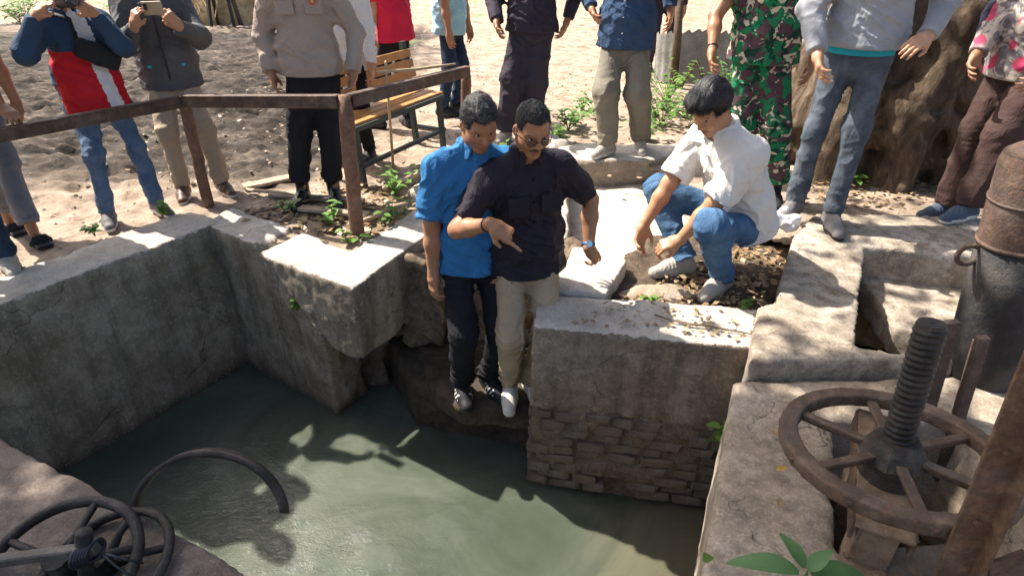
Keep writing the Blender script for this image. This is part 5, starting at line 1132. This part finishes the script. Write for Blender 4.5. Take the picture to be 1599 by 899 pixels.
for k, (x, y, h, n, lab) in enumerate(((-1.55, 3.86, .13, 18, 'weed in the planter bed at the left boot of the police officer'), (-1.22, 3.72, .16, 20, 'weed in the planter bed between the police boots and the rail post'), (-.80, 3.70, .18, 16, 'weed right beside the rail post in the planter bed'), (-1.02, 3.40, .13, 10, 'weed in front of the foot of the rail post'), (-.85, 4.15, .22, 30, 'leafy weed below the front corner of the bench'), (-.62, 4.4, .2, 26, 'leafy weed between the bench and the railing end'),
    (.62, 6.1, .17, 34, 'sunlit weed clump between the dark suit and the grey-green trousers'), (.45, 5.65, .12, 26, 'low weed clump beside the grey-green trousers on the left'), (.75, 6.6, .16, 30, 'weed clump farther back, left of the grey-green trousers'), (1.35, 6.0, .25, 36, 'leafy weed just right of the grey-green trousers'), (1.65, 6.5, .34, 44, 'taller leafy weed in front of the corrugated sheet'), (2.0, 6.1, .3, 44, 'leafy weed behind the head of the squatting man'), (2.35, 6.7, .34, 44, 'leafy weed beside the hand of the soldier'), (1.45, 7.2, .4, 40, 'leafy weed at the foot of the wooden post'),
    (.75, 2.78, .06, 12, 'small green weed on the bed behind the pier, near its middle'), (1.0, 2.66, .06, 12, 'small weed on the bed behind the pier, towards the right slab'), (1.25, 2.62, .09, 9, 'weed in the gap between pier and right slab'), (2.6, 4.4, .12, 14, 'small weed at the base of the broad trunk'), (3.75, 4.2, .5, 40, 'bush by the broad trunk behind the brown trousers'), (-.1, 5.2, .1, 16, 'low weed patch left of the dark suit shoes'))):
    weed('weed', (x, y, -.09 if (2.5 < y < 3.0 and x > .5) else -.04), h, n, .07 if h > .1 else .05, .026 if h > .1 else .02, lab, seed=20+k, spread=.9, group=G)
for k in range(9):                                                  # far grass
    x, y = ((-9.2, 13.5), (-8.4, 14.2), (-10.3, 13.8), (-7.6, 15.0), (-6.4, 15.2), (-11, 15), (-9, 16), (-5.6, 16.2), (-8.0, 16.8))[k]
    weed('grass_clump', (x, y, -.04), .45, 60, .3, .04, ('first', 'second', 'third', 'fourth', 'fifth', 'sixth', 'seventh', 'eighth', 'ninth')[k]+' green grass clump counted from the nearest, far left beyond the mud', seed=60+k, spread=1.2, group='grass beyond the mud')
for k, (x, y, h, n, lab) in enumerate(((.55, 5.9, .22, 60, 'dense sunlit weed between the dark trousers and the grey-green trousers'), (.9, 6.3, .25, 60, 'weed clump just behind the left leg of the grey-green trousers'), (1.25, 5.6, .2, 50, 'weed clump right behind the kerb beside the grey-green trousers'), (1.5, 6.1, .34, 70, 'bushy weed between the grey-green trousers and the squatting man'), (1.8, 6.0, .3, 60, 'bushy weed above the head of the squatting man'), (2.15, 6.4, .36, 70, 'bushy weed left of the camouflage trousers'), (1.75, 7.0, .45, 70, 'tall bushy weed in front of the wooden post'), (2.5, 7.2, .45, 70, 'tall bushy weed in front of the corrugated sheet, near the soldier'), (.2, 6.0, .12, 40, 'low weeds right behind the dark suit'), (.35, 5.45, .10, 34, 'low weeds beside the flat pale stone on the bank'))):
    weed('weed', (x, y, -.04), h, n, .085, .032, lab, seed=120+k, spread=1.3, group=G)
# foreground broad-leaved plant
o = empty('broadleaf_plant', (.83, 1.07, 0), 'large-leaved green plant at the bottom edge of the near slab', 'plant')
for (dx, dy, dz, L, W, z) in ((-.85, .30, .25, .20, .045, .10), (.75, -.1, .28, .20, .060, .10), (-.35, -.55, .1, .17, .05, .07), (.35, .15, .75, .09, .03, .12), (.6, -.6, .1, .16, .05, .06), (-.2, .5, .5, .11, .03, .12)):
    V, F = leaf_geo((.83+dx*.02, 1.07+dy*.02, z*.8), (dx, dy, dz), (0, 0, 1), L*.85, W*.85, .55, 10); m = MB(); m.add(V, F); m.build('leaf', M_BIG, o, True)
m = MB(); m.tube([(.83, 1.07, -.02), (.835, 1.075, .06), (.83, 1.07, .10)], [.006, .005, .003], 6); m.build('stem', M_STEM, o, True)
V, F = leaf_geo((.60, 1.17, .0), (-.4, -.3, .8), (0, -1, .3), .06, .018, .2); m = MB(); m.add(V, F); tag(m.build('seedling', M_WEED, None, True, loc=(.60, 1.17, 0)), 'tiny bright seedling on the left edge of the near slab', 'plant')
# fallen leaves on the near slab
for (x, y, a, lab) in ((.93, 1.52, .3, 'yellow fallen leaf on the near slab, closest to the water edge'), (1.0, 1.68, 2.0, 'orange-brown fallen leaf in the middle of the near slab'), (.88, 1.36, 1.1, 'brown fallen leaf on the near slab above the large-leaved plant')):
    V, F = leaf_geo((x, y, .012), (math.cos(a), math.sin(a), .05), (0, 0, 1), .045, .013, .05, 4); m = MB(); m.add(V, F); tag(m.build('fallen_leaf', m_plain('yellow_leaf', (.42, .25, .05), .6) if 'yellow' in lab else M_DRY, None, True, loc=(x, y, 0)), lab, 'leaf')
# ------------------------------------------------------------------ litter and rubbish
def litter(name, poly, n, size, z, mat, seed, lab, cat='leaf litter'):
    r = np.random.RandomState(seed); P = np.array(poly); lo, hi = P.min(0), P.max(0); q = lo+r.rand(n*4, 2)*(hi-lo); q = q[inpoly(q[:, 0], q[:, 1], poly)][:n]
    pts = np.concatenate([q, z+r.rand(len(q), 1)*.025], 1); o = leaf_cloud(name, pts, size, mat, None, seed, .35); tag(o, lab, cat, kind='stuff')
litter('leaf_litter', [(-1.9, 3.75), (-1.45, 3.62), (-.92, 3.38), (-.62, 3.95), (-.6, 4.5), (-1.1, 4.4), (-1.8, 4.0)], 800, .06, -.03, M_DRY, 1, 'dry brown leaves strewn in the planter bed around the rail post')
litter('leaf_litter', [(.5, 2.72), (1.22, 2.58), (1.68, 3.3), (1.5, 3.6), (1.2, 3.3)], 800, .04, -.085, M_DRY, 2, 'dry leaf litter on the dark soil bed below the squatting man')
litter('twig_litter', [(.3, 2.45), (1.15, 2.3), (1.2, 2.55), (.5, 2.65)], 90, .032, .002, M_DRY, 3, 'dry grass scraps on top of the brick pier')
litter('leaf_litter', [(-3.5, 4.2), (2.5, 4.6), (2.5, 9), (-3.5, 9)], 900, .045, -.03, M_DRY, 6, 'dry leaves scattered over the sandy ground behind')
litter('leaf_litter', [(2.1, 4.0), (3.9, 3.7), (3.9, 4.4), (2.2, 4.6)], 380, .05, -.03, M_DRY, 7, 'dry leaves heaped at the foot of the broad trunk')
rr = random.Random(9)
for (a, b, r0, lab) in (((-1.95, 4.22, .0), (-1.15, 3.98, .02), .014, 'long thin branch lying behind the police boots'), ((-.98, 3.62, .0), (-.55, 4.05, .05), .016, 'pale bent branch right of the rail post'), ((-.95, 4.2, .02), (-.45, 4.75, .05), .02, 'thick pale branch under the bench front'), ((-1.75, 3.78, .0), (-1.35, 4.0, .03), .010, 'thin stick in the planter bed left of the police boots'), ((.80, 2.46, .012), (1.12, 2.35, .014), .006, 'thin brown twig on the right end of the pier top'), ((.70, 2.52, .012), (.86, 2.42, .012), .005, 'short dry twig across the middle of the pier top')):
    a = np.array(a); b = np.array(b); mb = MB(); mb.tube([a+(b-a)*t/5+np.array([rr.uniform(-1, 1), rr.uniform(-1, 1), rr.uniform(0, 1)])*r0*1.2 for t in range(6)], [r0, r0, r0*.9, r0*.85, r0*.7, r0*.4], 7); tag(mb.build('branch', M_TWIG if r0 < .013 else m_plain('pale_branch', (.40, .31, .21), .9), None, True), lab, 'branch')
M_PLANK = m_plain('grey_plank', (.36, .28, .2), .9, .2, var=.3, scale=12)
for (a, b, w, lab) in (((-1.75, 4.16, .0), (-1.05, 4.0, .0), .09, 'weathered plank on the ground behind the police officer'), ((-1.45, 3.86, .01), (-.95, 3.72, .02), .07, 'short plank in the planter bed under the police boots'), ((-2.0, 4.28, 0), (-1.62, 4.55, .0), .1, 'board lying beside the khaki trousers')):
    mb = MB(); mb.bar(a, b, w, .025, bev=.004); tag(mb.build('plank', M_PLANK), lab, 'plank')
f = Field((1.5, 3.3, -.05), (1.85, 3.65, .22), .009); f.ell((1.66, 3.46, .10), (.11, .09, .06)); f.ell((1.72, 3.5, .11), (.06, .08, .05), None, .04); f.disp(lambda P: .03*(1-2*np.abs(vn(P*16)))+.015*vn(P*40), .07)
V, Q = f.mesh(); tag(meshobj('plastic_sheet', V, Q, m_plain('white_sheet', (.7, .7, .7), .35, .5, var=.05), None, loc=(1.66, 3.46, .08)), 'crumpled white plastic sheet behind the squatting man', 'plastic')
f = Field((.55, 2.78, -.12), (1.1, 3.0, -.0), .012); f.ell((.82, 2.88, -.085), (.22, .09, .035)); f.disp(lambda P: .012*fbm(P*14, 3)); V, Q = f.mesh(); tag(meshobj('broken_slab', V, Q, M_SILT, None, loc=(.82, 2.88, -.085)), 'flat sunlit piece of broken slab below the hands of the squatting man', 'slab')
# corrugated sheet, wooden post, trestle, straw
cs = MB(); V = []; F = []; n = 60
for i in range(n+1):
    t = i/n
    for j in range(9):
        u = j/8; a = t*2.6-1.3; V.append((2.35+.55*math.sin(a)+.012*math.sin(t*75)*math.cos(a), 8.2-.35*math.cos(a)+.1*u, -.02+.62*u*(1-.25*abs(t-.5))+.02*math.sin(t*75)*u))
for i in range(n):
    for j in range(8): F.append((i*9+j, i*9+9+j, i*9+10+j, i*9+1+j))
cs.add(V, F); tag(cs.build('corrugated_sheet', m_concrete('grey_sheet', (.3, .29, .26), (.18, .17, .15), (.42, .41, .38), .4, 3), None, True, loc=(2.3, 8.0, 0)), 'bent grey corrugated roofing sheet leaning behind the weeds', 'roofing sheet')
mb = MB(); mb.tube([(2.0, 7.75, -.1), (1.98, 7.78, .5), (1.95, 7.8, .95)], [.05, .05, .045], 9); mb.tube([(2.06, 7.72, -.05), (2.2, 7.6, .3), (2.32, 7.5, .02)], [.03, .03, .03], 7); tag(mb.build('wooden_post', M_BARK, None, True), 'dark wooden post standing among the weeds in front of the far figure', 'post')
f = Field((-8.2, 13.0, -.1), (-4.2, 16.2, 1.7), .09); f.ell((-6.2, 14.6, 0), (1.5, 1.1, 1.3)); f.ell((-5.0, 14.9, 0), (.8, .8, .8), None, .3); f.disp(lambda P: .12*fbm(P*2.5, 3), .3); V, Q = f.mesh()
sh = empty('straw_heap', (-6.0, 14.6, 0), 'heap of dry straw far back at the top left', 'straw heap'); M_STRAW = m_plain('straw', (.42, .31, .17), .9, .2, var=.4, scale=8); meshobj('core', V, Q, M_STRAW, sh)
rs = np.random.RandomState(2); mb = MB(); n = 700; idx = rs.choice(len(V), n)
SV = []; SF = []
for q, i in enumerate(idx):
    d = nrm(rs.normal(size=3)*np.array([1, .7, .8])); s_ = nrm(np.cross(d, (0.1, .2, 1.))); p0 = V[i]; p1 = p0+d*rs.uniform(.3, .7); SV += [p0-s_*.012, p0+s_*.012, p1+s_*.008, p1-s_*.008]; SF.append((q*4, q*4+1, q*4+2, q*4+3))
tag(meshobj('straws', np.array(SV), np.array(SF), M_STRAW, sh, smooth=False), kind='stuff')
ts = empty('trestle', (-5.75, 13.2, 0), 'small dark trestle standing in front of the straw heap', 'trestle')
for (x, dx) in ((-5.95, -.06), (-5.6, .06)):
    mb = MB(); mb.bar((x+dx, 13.1, -.05), (x, 13.2, .75), .06, .06); mb.build('leg', M_BLACKP, ts); mb = MB(); mb.bar((x+dx, 13.45, -.05), (x, 13.35, .75), .06, .06); mb.build('leg', M_BLACKP, ts)
mb = MB(); mb.bar((-6.1, 13.27, .76), (-5.45, 13.27, .76), .3, .05); mb.build('top', M_BLACKP, ts)

# pebbles and crumbs of earth on the bank
rs = np.random.RandomState(12); n = 2600; q = np.stack([rs.uniform(-4.5, 3.5, n), 3.3+9*rs.rand(n)**1.5], 1); q = q[~inpoly(q[:, 0], q[:, 1], PIT)]; n = len(q); zz = ground_z(q[:, 0], q[:, 1]); r_ = .006+.02*rs.rand(n)**3
oct_ = np.array([[1, 0, 0], [0, 1, 0], [-1, 0, 0], [0, -1, 0], [0, 0, .7], [0, 0, -.6]]); V = (oct_[None]*(1+.5*(rs.rand(n, 6, 1)-.5)))*r_[:, None, None]
ang = rs.rand(n)*6.28; cA, sA = np.cos(ang)[:, None], np.sin(ang)[:, None]; V = np.stack([V[..., 0]*cA-V[..., 1]*sA, V[..., 0]*sA+V[..., 1]*cA, V[..., 2]], -1)+np.stack([q[:, 0], q[:, 1], zz], 1)[:, None]
T = np.array([[0, 1, 4], [1, 2, 4], [2, 3, 4], [3, 0, 4], [1, 0, 5], [2, 1, 5], [3, 2, 5], [0, 3, 5]]); Fp = (np.arange(n)[:, None, None]*6+T[None]).reshape(-1, 3)
tag(meshobj('pebbles', V.reshape(-1, 3), Fp, M_SILT, smooth=False), 'small pebbles and crumbs of earth scattered over the bank', 'pebbles', kind='stuff')
